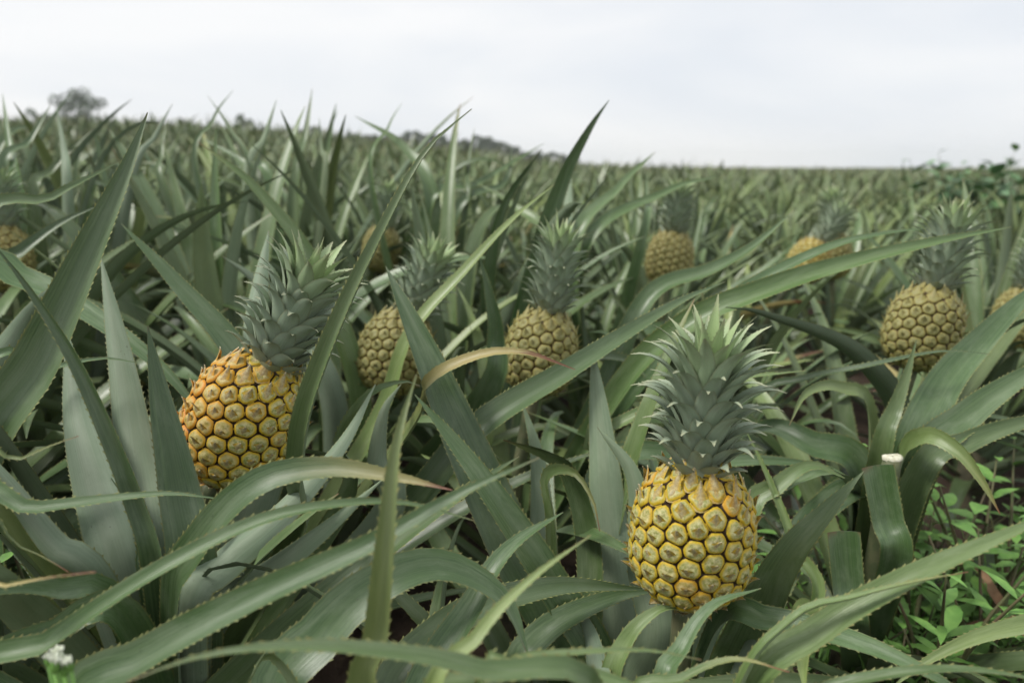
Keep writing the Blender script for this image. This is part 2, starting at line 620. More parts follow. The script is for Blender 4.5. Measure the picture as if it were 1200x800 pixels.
def blocks_view(P):
    px, py, d = proj(P)
    if np.any((d < 0.40) & (py < 900) & (np.abs(px - 600) < 800)):
        return True
    if np.any((d < 1.3) & (d > 0) & (py < 215) & (np.abs(px - 600) < 640)):
        return True
    if np.any((d < 3.5) & (py < 104) & (d > 0)):
        return True
    if np.any((d < 3.2) & (px > 740) & (py < 203) & (px < 1250)):
        return True
    for cx, cy, rx, ry, dd, tl in PROTECT:
        c, s = math.cos(R(tl)), math.sin(R(tl))
        u = (px - cx) * c + (py - cy) * s
        v = -(px - cx) * s + (py - cy) * c
        if np.any(((u / rx) ** 2 + (v / ry) ** 2 < 1) & (d < dd)):
            return True
    return False


def stem_mesh(h=0.28, r0=0.035):
    V, F = [], []
    m = 9
    for i, (z, rr) in enumerate([(-0.05, r0 * 1.1), (0.05, r0), (0.14, r0 * 0.95), (h - 0.03, r0 * 0.7), (h, 0.004)]):
        for k in range(m):
            a = k / m * 2 * math.pi
            V.append((rr * math.cos(a), rr * math.sin(a), z))
    for i in range(4):
        for k in range(m):
            F.append((i * m + k, i * m + (k + 1) % m, (i + 1) * m + (k + 1) % m, (i + 1) * m + k))
    return mesh_from('stem', V, F, [M_STEM])


STEM = stem_mesh()


def add_random_leaves(root, base, scale, r, count, skip=lambda k, az: False, lean=0.0, dryness=0.10):
    made = 0
    for k, az, hz in plant_leaves(r, count):
        if skip(k, az):
            continue
        me, C = NEAR[k][int(r.integers(len(NEAR[k])))]
        s = scale * r.uniform(0.88, 1.12)
        M = Matrix.Rotation(az, 4, 'Z') @ Matrix.Rotation(r.normal(0, 0.16), 4, 'X') @ Matrix.Rotation(r.normal(0, 0.14), 4, 'Y')
        M = Matrix.Translation((0.018 * math.cos(az), 0.018 * math.sin(az), hz * scale)) @ M @ Matrix.Scale(s, 4)
        Mn = np.array(M)
        Pw = C @ Mn[:3, :3].T + Mn[:3, 3] + np.asarray(base)
        if blocks_view(Pw):
            continue
        o = link('leaf', me, root)
        o.matrix_local = M
        o['dry'] = float(max(0.03, r.normal(0.18, dryness)) if r.random() < 0.6 else 0.03)
        o['yel'] = float(abs(r.normal(0, 0.16)) + (0.4 if r.random() < 0.08 else 0))
        if k >= 2 and base[1] > 1.25 and r.random() < 0.07:
            o['dry'] = float(r.uniform(0.7, 1.9))
        made += 1
    return made


# ------------------------------------------------------------------ pineapples
FR, FH = 0.0615, 0.152


def fruit_r(s, narrow=0.06):
    x = 2 * s - 1
    return FR * np.sqrt(np.clip(1 - np.abs(x) ** 2.7, 0, 1)) * (1 - narrow * x)


def fruit_body_mesh():
    m, n = 28, 20
    V, F = [], []
    for i in range(n):
        s = 0.5 - 0.5 * math.cos(math.pi * i / (n - 1))
        s = min(max(s, 0.002), 0.998)
        rr = max(float(fruit_r(s)) - 0.0050, 0.001)
        for k in range(m):
            a = 2 * math.pi * k / m
            V.append((rr * math.cos(a), rr * math.sin(a), s * FH))
    for i in range(n - 1):
        for k in range(m):
            F.append((i * m + k, i * m + (k + 1) % m, (i + 1) * m + (k + 1) % m, (i + 1) * m + k))
    return mesh_from('fruit', V, F, [M_FRUIT])


def clip_poly(poly, nrm, c):
    out = []
    for i in range(len(poly)):
        a, b = poly[i], poly[(i + 1) % len(poly)]
        da, db = a @ nrm - c, b @ nrm - c
        if da <= 0:
            out.append(a)
        if (da < 0 < db) or (db < 0 < da):
            out.append(a + (b - a) * (da / (da - db)))
    return out


def build_eyes(parent, count, seed, ripe_fn):
    r = np.random.default_rng(seed)
    ss = np.linspace(0.0, 1.0, 800)
    rr = fruit_r(ss)
    ds = np.sqrt(np.gradient(rr, ss) ** 2 + FH ** 2)
    ds[0], ds[-1] = ds[1], ds[-2]
    cum = np.concatenate([[0], np.cumsum((rr * ds)[:-1] + (rr * ds)[1:])])
    cum /= cum[-1]
    pts, nrms, S_ = [], [], []
    # hexagonal packing wound round the fruit: mm and nn rows of eyes spiral in the two directions
    mm, nn_ = count
    ln = math.sqrt(mm * mm + nn_ * nn_ + mm * nn_)
    cell = 1.0 / ln
    th = -math.atan2(nn_ * 0.8660254, mm + nn_ * 0.5)
    b1 = np.array([math.cos(th), math.sin(th)]) * cell
    b2 = np.array([math.cos(th + math.pi / 3), math.sin(th + math.pi / 3)]) * cell
    area = float(np.sum((rr * ds)[:-1]) * (ss[1] - ss[0]) * 2 * math.pi)
    hgt = area / (2 * math.pi * FR * 0.93) / (2 * math.pi * FR * 0.93)
    lat = {}
    for i in range(-60, 61):
        for j in range(-60, 61):
            q = i * b1 + j * b2
            if 0.0 <= q[1] < hgt:
                lat[(round((q[0] % 1.0) * 4000) % 4000, round(q[1] * 4000))] = q
    for q in sorted(lat.values(), key=lambda q: q[1]):
        f = 0.004 + 0.99 * (q[1] + r.normal(0, 0.0036)) / hgt
        s = float(np.interp(f, cum, ss))
        s = min(max(s, 0.004), 0.996)
        a = 2 * math.pi * q[0] + r.normal(0, 0.030)
        q = float(fruit_r(s))
        slope = float((fruit_r(min(s + 0.01, 0.999)) - fruit_r(max(s - 0.01, 0.001))) / (0.02 * FH))
        nn = unit(np.array([math.cos(a), math.sin(a), -slope]))
        pts.append(np.array([q * math.cos(a), q * math.sin(a), s * FH]))
        nrms.append(nn)
        S_.append(s)
    count = len(pts)
    pts = np.array(pts)
    for k in range(count):
        p, nn, s = pts[k], nrms[k], S_[k]
        yv = np.array([0, 0, 1.0])
        yv = yv - nn * (yv @ nn)
        if np.linalg.norm(yv) < 0.05:
            yv = np.array([1.0, 0, 0]) - nn * nn[0]
        yv = unit(yv)
        xv = np.cross(yv, nn)
        B = np.stack([xv, yv, nn])
        poly = [np.array([c * 0.02, d * 0.02]) for c, d in ((-1, -1), (1, -1), (1, 1), (-1, 1))]
        dist = np.linalg.norm(pts - p, axis=1)
        for j in np.argsort(dist)[1:14]:
            q = B @ (pts[j] - p)
            v = q[:2]
            L = dist[j]
            v = v / (np.linalg.norm(v) + 1e-9)
            poly = clip_poly(poly, v, L / 2)
            if len(poly) < 3:
                break
        if len(poly) < 3:
            continue
        poly = np.array(poly)
        m = 20
        ring = []
        for i in range(m):
            a = 2 * math.pi * i / m
            dvec = np.array([math.cos(a), math.sin(a)])
            best = 0.02
            for e in range(len(poly)):
                A, Bq = poly[e], poly[(e + 1) % len(poly)]
                den = dvec[0] * (Bq - A)[1] - dvec[1] * (Bq - A)[0]
                if abs(den) < 1e-12:
                    continue
                tt = (A[0] * (Bq - A)[1] - A[1] * (Bq - A)[0]) / den
                uu = (A[0] * dvec[1] - A[1] * dvec[0]) / den
                if tt > 0 and -1e-6 <= uu <= 1 + 1e-6:
                    best = min(best, tt)
            ring.append(best)
        ring = np.array(ring)
        ring = 0.8 * ring + 0.1 * (np.roll(ring, 1) + np.roll(ring, -1))
        size = float(ring.mean())
        hk = r.uniform(0.65, 1.35)
        prof = [(1.03, -0.0026, 0.0), (0.945, -0.0014, 0.05), (0.875, 0.0004 * hk, 0.34), (0.72, 0.0013 * hk, 0.60), (0.35, 0.0017 * hk, 0.9)]
        V, cols, F = [], [], []
        for f, z, c in prof:
            for i in range(m):
                a = 2 * math.pi * i / m
                zz = z - (f * ring[i]) ** 2 / (2 * FR) * 0.9
                lowd = -0.0006 * math.sin(a) * f + 0.00055 * math.cos(3 * a + 1.57) * (1 if 0.2 < f < 0.8 else 0.3)
                V.append((f * ring[i] * math.cos(a), f * ring[i] * math.sin(a), zz + lowd + r.normal(0, 0.00012)))
                cols.append(c)
        V.append((0, 0, 0.0014 * hk))
        cols.append(1.0)
        for q in range(len(prof) - 1):
            for i in range(m):
                F.append((q * m + i, q * m + (i + 1) % m, (q + 1) * m + (i + 1) % m, (q + 1) * m + i))
        c0 = len(V) - 1
        for i in range(m):
            F.append(((len(prof) - 1) * m + i, (len(prof) - 1) * m + (i + 1) % m, c0))
        # bract: pointed scale rising from the lower rim over the eye
        up = max(0.0, (s - 0.72) / 0.28)
        rows, o = 8, len(V)
        lb = ring[3 * m // 4]
        tipy = size * (0.42 + 1.0 * up) + r.normal(0, size * 0.16)
        tipx = r.normal(0, size * 0.14)
        curl = r.uniform(0.4, 1.6)
        for q in range(rows):
            f = q / (rows - 1)
            y = -lb * 0.96 + (tipy + lb * 0.96) * f
            hw = size * (1.0 * (1 - f) ** 0.85 + 0.012)
            zc = -0.0006 + 0.0032 * math.sin(min(1, f * 1.3) * 1.57) * hk + 0.0055 * curl * f ** 3 + 0.004 * up * f
            for x in (-1, -0.5, 0, 0.5, 1):
                z = zc - (hw * x) ** 2 / (2 * FR) * 0.6 - 0.0016 * abs(x) + r.normal(0, 0.00022)
                V.append((hw * x + tipx * f ** 2, y + size * 0.38 * abs(x) ** 1.5 * (1 - f), z - (y * y) / (2 * FR) * 0.5))
                cols.append(3.0 if f > 0.93 else 2.35 + 0.3 * f - 0.75 * abs(x) ** 1.6 + r.normal(0, 0.08))
        for q in range(rows - 1):
            for i in range(4):
                a = o + q * 5 + i
                F.append((a, a + 1, a + 6, a + 5))
        me = mesh_from('eye', V, F, [M_EYE], cols=cols)
        e = link('eye', me, parent)
        Mt = np.eye(4)
        Mt[:3, 0], Mt[:3, 1], Mt[:3, 2], Mt[:3, 3] = xv, yv, nn, p
        e.matrix_local = Matrix(Mt.tolist())
        e['ripe'] = float(np.clip(ripe_fn(math.atan2(p[1], p[0]), s) + r.normal(0, 0.13), 0, 1))


def build_crown(parent, seed, length=1.0, spread=1.0, n_leaf=86):
    r = np.random.default_rng(seed)
    for i in range(n_leaf):
        f = i / (n_leaf - 1)
        az = i * GOLD + r.normal(0, 0.06)
        z0 = (0.001 + 0.100 * f ** 1.05) * length
        r0 = 0.025 * (1 - f) ** 0.6 + 0.002
        # foot angle, total bend, length, width from the outside (f=0) to the heart (f=1)
        e0 = np.interp(f, [0, 0.12, 0.4, 0.75, 0.92, 1], [0.62, 0.98, 1.20, 1.24, 1.20, 1.48]) + r.normal(0, 0.05)
        bd = np.interp(f, [0, 0.12, 0.4, 0.75, 0.92, 1], [0.55, 1.30, 1.62, 1.25, 0.50, 0.1]) * r.uniform(0.85, 1.15) * spread
        L = np.interp(f, [0, 0.1, 0.35, 0.65, 0.85, 1], [0.026, 0.044, 0.066, 0.078, 0.080, 0.066]) * r.uniform(0.82, 1.14) * length
        w = np.interp(f, [0, 0.15, 0.5, 0.85, 1], [0.026, 0.027, 0.0275, 0.0265, 0.021])
        n = 10
        C, n0 = rosette_curve(e0, bd, L, r.normal(0, 0.10), n, 2.0)
        t = np.linspace(0, 1, n)
        T, N, S = frames(C, 0, n0, r.normal(0, 0.15) * t)
        W = np.maximum(w * (1 - t ** 1.45) ** 1.0 * (0.85 + 0.15 * np.sin(t * 3.1)), 0.0007)
        me = leaf_mesh('crown_leaf', C, N, S, T, W, 5, 0.34, 0.0013, 0.0010, 0.0046, [M_CROWN, M_CROWN, M_CROWN], seed=i)
        o = link('crown_leaf', me, parent)
        o.matrix_local = Matrix.Translation((r0 * math.cos(az), r0 * math.sin(az), z0)) @ Matrix.Rotation(az, 4, 'Z')
        o['young'] = float(np.clip((f - 0.66) / 0.34, 0, 1) * 0.9 + abs(r.normal(0, 0.05)))
        o['low'] = float(np.clip((0.42 - f) / 0.42, 0, 1))


def crown_core():
    V, F, m = [], [], 8
    prof = [(0.024, -0.010), (0.021, 0.004), (0.014, 0.045), (0.004, 0.085), (0.0005, 0.092)]
    for rr, z in prof:
        for k in range(m):
            a = 2 * math.pi * k / m
            V.append((rr * math.cos(a), rr * math.sin(a), z))
    for i in range(len(prof) - 1):
        for k in range(m):
            F.append((i * m + k, i * m + (k + 1) % m, (i + 1) * m + (k + 1) % m, (i + 1) * m + k))
    return mesh_from('crown', V, F, [M_CROWN])


def tube(P, rad, m=8, n=14):
    C, _ = smooth_curve(P, n)
    T, N, S = frames(C, 0, np.array([0.3, 0.9, 0.1]))
    V, F = [], []
    for i in range(n):
        rr = np.interp(i / (n - 1), np.linspace(0, 1, len(rad)), rad)
        for k in range(m):
            a = 2 * math.pi * k / m
            V.append(C[i] + (N[i] * math.cos(a) + S[i] * math.sin(a)) * rr)
    for i in range(n - 1):
        for k in range(m):
            F.append((i * m + k, i * m + (k + 1) % m, (i + 1) * m + (k + 1) % m, (i + 1) * m + k))
    c = len(V)
    V.append(C[-1])
    for k in range(m):
        F.append(((n - 1) * m + k, (n - 1) * m + (k + 1) % m, c))
    return V, F


BODY, CORE = fruit_body_mesh(), crown_core()


def make_pineapple(seed, count, ripe_fn, clen, spread, tilt=0.0):
    root = empty('pineapple')
    fr = link('fruit', BODY, root)
    build_eyes(fr, count, seed, ripe_fn)
    cr = link('crown', CORE, root)
    cr.location = (0, 0, FH * 0.955)
    cr.rotation_euler = (0, R(tilt), 0)
    build_crown(cr, seed + 5, clen, spread)
    return root


def place_pineapple(root, px, py, d, wpx, roll, back, spin, base_xy=None):
    """px,py centre of the fruit, wpx its width in the photograph, roll in the picture plane, back = lean away"""
    s = wpx / FPX * d / (2 * FR)
    c = Vector(at(px, py, d))
    q = Quaternion(Vector(FWD), R(roll)) @ Quaternion(Vector((1, 0, 0)), R(-back)) @ Quaternion(Vector((0, 0, 1)), R(spin))
    M = Matrix.Translation(c) @ q.to_matrix().to_4x4() @ Matrix.Scale(s, 4) @ Matrix.Translation((0, 0, -FH / 2))
    root.matrix_world = M
    foot = M @ Vector((0, 0, 0.004))
    ax = (q @ Vector((0, 0, 1)))
    bx = base_xy if base_xy is not None else (foot.x - ax.x * 0.25, foot.y - ax.y * 0.25 + 0.02)
    gz = float(terrain(*bx))
    base = Vector((bx[0], bx[1], gz + 0.10))
    mid = foot - ax * min(0.16, (foot.z - gz) * 0.4)
    inv = M.inverted()
    V, F = tube([tuple(inv @ base), tuple(inv @ mid), tuple(inv @ foot)], [0.014 / s, 0.011 / s, 0.012 / s])
    link('stalk', mesh_from('stalk', V, F, [M_STALK]), root)
    return root, (bx[0], bx[1], gz)


# ripeness: angle 0 faces +X of the fruit, spin turns it
proto_a = make_pineapple(3, (8, 11), lambda a, s: -0.02 + 0.10 * math.sin(3 * a + 9 * s), 1.0, 0.95)
proto_b = make_pineapple(11, (8, 12), lambda a, s: 0.02 + 0.85 * max(0, -math.cos(a - 0.35)) ** 1.6 * (1 - 0.5 * s), 0.90, 0.95, 0)

bases = {}
tag(proto_a, 'upright yellow pineapple with sharp spiny crown, alone beside a broad pale leaf', 'pineapple', 'pineapples')
_, bases['a'] = place_pineapple(proto_a, 811, 624, 0.72, 142, 1.5, -2, 40)
tag(proto_b, 'ripe orange-flushed pineapple leaning sideways among broad upright leaves', 'pineapple', 'pineapples')
_, bases['b'] = place_pineapple(proto_b, 287, 491, 0.83, 133, 28, 3, 10)
copies = [  # source, px, py, d, width px, roll, back, spin, label
    ('a', 634, 412, 1.24, 84, 10, 4, 150, 'yellow-green pineapple half covered by a yellow leaf with orange tip'),
    ('b', 462, 412, 1.32, 84, 24, 5, 200, 'yellow-green pineapple tilted behind a broad diagonal leaf'),
    ('a', 1082, 384, 1.26, 82, 12, 4, 250, 'dull yellow pineapple crossed by a thin dark leaf, beside weedy gap'),
    ('b', 785, 303, 1.98, 54, 6, 0, 300, 'small yellow pineapple in the field behind the upright one'),
    ('a', 447, 292, 2.15, 44, 8, 4, 20, 'blurred pineapple with wide crown above the tilted yellow-green one'),
    ('b', 4, 302, 1.55, 62, 2, 4, 100, 'pineapple with pale wide crown, cut by the field edge, by tall blade'),
    ('b', 1196, 372, 1.70, 58, 8, 0, 190, 'brownish orange pineapple among pale dry leaves'),
    ('a', 946, 306, 2.35, 44, 30, 0, 60, 'small bright yellow pineapple mostly hidden behind leaves'),
    ('b', 520, 262, 3.0, 36, 4, 0, 80, 'small pineapple with light green crown deep among grey-green leaves'),
    ('a', 975, 300, 2.5, 44, -5, 0, 130, 'dark crowned pineapple behind long arching leaves'),
]
for i, (src, px, py, d, wpx, roll, back, spin, lab) in enumerate(copies):
    src_o = proto_a if src == 'a' else proto_b
    c = copy_tree(src_o)
    for ch in list(c.children):
        if ch.name.startswith('stalk'):
            bpy.data.objects.remove(ch)
    tag(c, lab, 'pineapple', 'pineapples')
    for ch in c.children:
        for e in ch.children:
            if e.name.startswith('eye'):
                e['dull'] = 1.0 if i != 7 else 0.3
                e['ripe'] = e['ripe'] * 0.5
    _, bases[i] = place_pineapple(c, px, py, d, wpx, roll, back, spin)

# ------------------------------------------------------------------ foreground plants with leaves traced one by one
HEROES = {}


def hero_plant(key, base, label, stem=True):
    root = empty('pineapple_plant', base)
    tag(root, label, 'plant', 'pineapple plants')
    if stem:
        link('stem', STEM, root)
    HEROES[key] = (root, np.asarray(base, float))
    return root


def hero_leaf(key, pts, wpx, face=0.0, twist=0.0, chan=0.3, p=2.6, dry=0.1, yel=0.0, cut=None, foot=True, fz=0.12, mid=None, q=0.95, tooth=0.0014):
    """pts: (px, py, depth) from the visible foot to the tip; face: turn of the upper side from the viewer (deg)"""
    root, base = HEROES[key]
    P = [at(*a) for a in pts]
    if foot:
        f = base + np.array([0, 0, fz])
        dirv = unit(P[0] - f)
        f = f + np.array([dirv[0], dirv[1], 0]) * 0.02
        P = [f] + ([at(*mid)] if mid else []) + P
    n = 44
    C, L = smooth_curve(P, n)
    t = np.linspace(0, 1, n)
    lv = np.linalg.norm(np.diff(np.array([at(*a) for a in pts]), axis=0), axis=1).sum()
    kmid = int(n * (1 - 0.5 * lv / L))
    T = np.gradient(C, axis=0)
    T /= np.linalg.norm(T, axis=1)[:, None]
    v = unit(CAMP - C[kmid])
    v = unit(v - T[kmid] * (v @ T[kmid]))
    s = np.cross(T[kmid], v)
    if abs(face) <= 60 and abs(s[2]) > 0.35:      # lying leaves turn their upper side to the sky
        face = abs(face) * (1 if s[2] > 0 else -1)
    n0 = v * math.cos(R(face)) + s * math.sin(R(face))
    T, N, S = frames(C, kmid, n0, R(twist) * (t - kmid / n))
    dm = pts[len(pts) // 2][2]
    w = wpx / FPX * dm * 1.02
    W = np.maximum(w * width_profile(t, p, q), 0.0011)
    if cut is not None:
        W = w * np.ones(n) * (0.9 + 0.1 * t)
    sd = len(bpy.data.meshes)
    me = leaf_mesh('leaf', C - base, N, S, T, W, 9, chan * 1.45, 0.0019, tooth, 0.0068, wave=0.045, seed=sd)
    o = link('leaf', me, root)
    o['dry'] = float(dry)
    o['yel'] = float(yel)
    return o


def under(px, py, d, back=0.0):
    p = at(px, py, d)
    return (float(p[0]), float(p[1] + back), float(terrain(p[0], p[1])))


hero_plant('left', under(165, 690, 0.74, 0.04), 'big rosette with broad grey leaves next to the leaning orange pineapple')
hero_plant('leftfront', under(-150, 900, 0.60), 'plant whose long toothed leaves reach across below the leaning pineapple')
hero_plant('front', under(520, 960, 0.55), 'plant with one upright yellow-ribbed leaf and leaves dried brown at their tips')
hero_plant('orange', bases['b'], 'plant bearing the leaning orange pineapple')
hero_plant('upright', bases['a'], 'plant bearing the upright yellow pineapple')
hero_plant('rightfront', under(830, 900, 0.66), 'plant with long pale leaf reaching over the weedy gap')
hero_plant('middle', under(660, 790, 0.86, 0.05), 'plant with wide straight leaves between the two front pineapples')
hero_plant('weedy', under(1045, 640, 1.0, 0.06), 'plant with cut white stump and drooping dry-tipped leaf by the weeds')
hero_plant('edge', under(1330, 720, 0.80), 'plant at the field gap whose pale yellowish leaf lies over the weeds')
hero_plant('tall', under(-60, 560, 0.80), 'plant with tall broad dark blade ending in a black spine')
hero_plant('third', bases[0], 'plant bearing the pineapple half covered by an orange-tipped leaf')
hero_plant('fourth', bases[1], 'plant bearing the tilted yellow-green pineapple')
hero_plant('fifth', bases[2], 'plant bearing the dull yellow pineapple beside the weedy gap')

H = hero_leaf
# tall broad blade with black spine and its neighbours
H('tall', [(-30, 590, .70), (50, 420, .70), (108, 290, .71), (150, 195, .72), (173, 132, .73)], 92, 22, 10, .42, 2.5, .03, 0)
H('tall', [(-40, 520, .66), (10, 400, .9), (60, 340, .95), (110, 330, .98)], 60, 170, 0, .3, 2.4, .05)
H('tall', [(-30, 300, 1.0), (60, 232, 1.05), (110, 205, 1.08), (142, 188, 1.1)], 38, 30, 0, .4, 2.4, .1, .1)
H('tall', [(-20, 460, .78), (60, 432, .80), (120, 420, .82), (160, 425, .83)], 30, 40, 0, .4, 2.6, .05)
H('tall', [(-30, 565, .62), (20, 540, .60), (60, 522, .59), (92, 511, .58)], 20, 30, 0, .4, 2.4, .35, .35)
H('tall', [(-30, 345, .95), (30, 330, .96), (100, 365, .95), (190, 432, .93), (250, 505, .92)], 44, -20, 0, .25, 3.2, .03)
H('tall', [(-40, 350, 1.1), (20, 300, 1.1), (70, 262, 1.12), (118, 240, 1.14)], 56, 35, 0, .4, 2.4, .05)
# left rosette
H('left', [(150, 690, .70), (112, 570, .74), (88, 480, .80), (78, 385, .86)], 74, 160, 0, .22, 3.2, .05)
H('left', [(178, 680, .72), (158, 540, .80), (140, 420, .86), (118, 300, .92)], 56, 165, 0, .22, 3.2, .05, .05)
H('left', [(190, 690, .68), (165, 590, .66), (100, 440, .64), (40, 345, .63), (-12, 280, .62)], 46, -40, 0, .5, 2.8, .03)
H('left', [(225, 690, .72), (208, 570, .72), (188, 470, .72), (173, 382, .72)], 74, 14, 0, .18, 3.0, .08)
H('left', [(205, 720, .66), (232, 640, .62), (300, 568, .60), (380, 548, .60), (460, 558, .59), (530, 574, .58)], 76, 28, 0, .25, 2.3, .5, .0)
H('left', [(120, 700, .66), (60, 640, .64), (0, 560, .64), (-60, 490, .64)], 60, 150, 0, .3, 3.0, .05)
H('left', [(140, 720, .66), (70, 690, .62), (0, 690, .58), (-60, 720, .55)], 66, 10, 0, .3, 2.6, .05)
H('left', [(150, 730, .64), (60, 740, .60), (-10, 760, .56), (-80, 800, .54)], 72, -10, 0, .3, 2.8, .05)
H('left', [(215, 720, .70), (260, 660, .72), (330, 600, .74), (400, 520, .78), (440, 450, .82)], 62, 150, 0, .3, 2.6, .05)
H('left', [(225, 720, .72), (300, 680, .74), (380, 620, .76), (450, 560, .78)], 58, 160, 0, .3, 2.6, .05)
H('left', [(168, 700, .70), (162, 640, .70), (148, 590, .70), (130, 560, .70)], 22, 20, 0, .4, 2.0, .05)
# leaves coming in from the lower left
H('leftfront', [(-40, 820, .56), (60, 752, .55), (180, 672, .55), (300, 612, .56), (400, 590, .57), (480, 590, .58), (556, 610, .58)], 36, 35, 0, .4, 2.6, .18, .04)
H('leftfront', [(60, 850, .55), (170, 770, .53), (300, 700, .52), (430, 640, .51), (540, 578, .51), (632, 536, .51)], 62, 25, 0, .35, 2.8, .16, .0)
H('leftfront', [(-60, 610, .64), (40, 596, .62), (130, 584, .62), (200, 578, .63), (262, 585, .64)], 40, 30, 0, .35, 2.2, .05, foot=True)
H('leftfront', [(-60, 705, .50), (0, 688, .48), (60, 676, .47), (112, 670, .46)], 18, 30, 0, .4, 2.2, .8, .2)
H('leftfront', [(-40, 635, .56), (20, 640, .56), (55, 655, .56), (80, 670, .56)], 14, 30, 0, .4, 2.2, .3, .2)
# bottom centre plant
H('front', [(428, 860, .50), (440, 740, .49), (452, 620, .49), (464, 520, .50), (488, 438, .52)], 44, 8, 0, .35, 3.4, .06, .6)
H('front', [(500, 860, .48), (560, 745, .48), (620, 680, .49), (692, 627, .50)], 40, 18, 0, .3, 2.6, .16, .5)
H('front', [(700, 850, .46), (560, 785, .44), (440, 762, .43), (330, 757, .42), (230, 770, .41), (150, 798, .40)], 48, 30, 0, .35, 2.6, .20, .10)
H('front', [(560, 830, .48), (600, 776, .47), (680, 764, .48), (760, 762, .49), (822, 773, .50)], 26, 35, 0, .4, 2.4, .12, .2)
H('front', [(500, 870, .49), (560, 800, .48), (640, 782, .48), (730, 800, .48), (800, 840, .48)], 50, 20, 0, .3, 2.8, .06, .15)
H('front', [(330, 860, .60), (380, 740, .62), (450, 680, .63), (520, 662, .64), (590, 700, .64), (620, 770, .63)], 74, 12, 0, .2, 3.2, .04)
H('front', [(380, 880, .58), (320, 770, .58), (290, 800, .54), (270, 830, .52)], 24, 0, 0, .3, 2.8, .1, .3)
H('front', [(480, 880, .62), (560, 700, .66), (600, 640, .68), (660, 600, .70)], 60, 30, 0, .3, 2.8, .05)
H('front', [(450, 870, .64), (520, 740, .68), (640, 690, .72), (760, 690, .76)], 58, 30, 0, .3, 2.8, .05)
# wide leaves in the middle
H('middle', [(700, 790, .78), (650, 690, .76), (585, 590, .75), (530, 515, .75), (486, 462, .75)], 52, -12, 0, .28, 3.4, .04)
H('middle', [(665, 770, .84), (600, 640, .85), (545, 520, .87), (495, 405, .90), (452, 312, .94)], 64, -8, 0, .25, 3.4, .04)
H('middle', [(722, 770, .88), (715, 650, .90), (706, 530, .93), (694, 405, .96)], 52, 170, 0, .2, 3.6, .05, .05)
H('middle', [(640, 770, .86), (636, 650, .90), (630, 540, .94), (612, 470, .96)], 40, 172, 0, .25, 3.2, .05)
H('middle', [(690, 760, .84), (692, 640, .86), (668, 555, .86), (640, 532, .84), (590, 515, .80)], 44, -25, 40, .3, 2.8, .3, .12)
H('middle', [(760, 770, .80), (750, 660, .84), (742, 560, .86), (700, 500, .9)], 50, 160, 0, .25, 3.2, .05)
H('middle', [(650, 640, .80), (640, 560, .78), (672, 552, .74), (695, 585, .72), (703, 622, .71)], 36, 10, 0, .3, 2.4, .4, .22)
H('middle', [(610, 800, .74), (640, 740, .74), (720, 700, .76), (780, 690, .78)], 54, 30, 0, .3, 3, .05)
# plant of the leaning pineapple
H('orange', [(345, 640, .80), (352, 560, .73), (362, 480, .69), (402, 372, .67), (452, 265, .66), (500, 178, .66), (553, 128, .66)], 46, 46, -14, .55, 3.0, .05, .15)
H('orange', [(400, 600, .88), (400, 520, .86), (430, 465, .84), (470, 447, .84), (492, 452, .84)], 44, 40, 0, .35, 2.6, .12, .1)
H('orange', [(440, 620, .86), (440, 540, .88), (450, 480, .9), (470, 450, .92)], 60, 160, 0, .3, 2.8, .05)
H('orange', [(300, 560, 1.0), (285, 430, 1.0), (205, 330, 1.0), (142, 262, 1.0)], 46, -15, 0, .25, 3.2, .08)
H('orange', [(320, 500, .98), (300, 400, 1.02), (305, 330, 1.05), (315, 270, 1.08)], 56, 165, 0, .2, 3.2, .05)
H('orange', [(470, 610, .92), (560, 505, .92), (660, 440, .94), (740, 388, .97), (800, 352, 1.0), (850, 330, 1.02)], 46, 32, 0, .4, 3.0, .06)
H('orange', [(470, 520, .92), (500, 450, .86), (560, 417, .84), (615, 413, .83), (674, 433, .82)], 42, 40, 0, .3, 2.4, .85, .55)
H('orange', [(430, 520, 1.05), (480, 395, 1.05), (545, 318, 1.06), (600, 258, 1.08), (650, 216, 1.1)], 30, 45, 0, .35, 3.0, .12, .42)
# plant of the upright pineapple and right front plant
H('upright', [(885, 730, .76), (925, 650, .74), (975, 592, .73), (1012, 552, .73)], 72, 10, 0, .22, 2.6, .05, .1)
H('upright', [(840, 740, .74), (900, 728, .70), (1000, 752, .66), (1090, 790, .62), (1150, 830, .6)], 50, 30, 0, .35, 3.2, .05)
H('upright', [(870, 620, .9), (910, 570, .9), (950, 545, .9), (990, 560, .9)], 46, -10, 0, .3, 2.8, .06, .2)
H('upright', [(720, 820, .70), (735, 750, .69), (770, 715, .69), (800, 712, .70)], 48, 24, 0, .3, 3.0, .06, .25)
H('upright', [(950, 720, .86), (930, 640, .88), (900, 560, .90), (872, 500, .92)], 22, 20, 0, .5, 2.8, .08, .3)
H('upright', [(740, 580, .95), (690, 515, .96), (720, 500, .95), (780, 470, .94), (830, 448, .93), (945, 434, .92)], 26, 40, 0, .35, 3, .1, .25)
H('upright', [(700, 560, 1.0), (860, 540, 1.0), (960, 545, .98), (990, 556, .97)], 34, 20, 0, .3, 3, .05)
H('rightfront', [(870, 830, .60), (960, 740, .58), (1060, 680, .57), (1160, 635, .57), (1260, 590, .57)], 46, 22, 0, .3, 3.4, .05, .22)
H('rightfront', [(860, 830, .60), (930, 725, .575), (1000, 700, .565), (1070, 682, .56), (1135, 670, .56)], 26, 55, 0, .5, 2.6, .35, .25)
H('rightfront', [(780, 830, .62), (800, 760, .63), (835, 710, .64), (892, 689, .65)], 52, 30, 0, .35, 2.4, .05)
H('rightfront', [(740, 840, .60), (800, 795, .58), (860, 772, .57), (925, 787, .56)], 34, 35, 0, .35, 2.4, .4, .2)
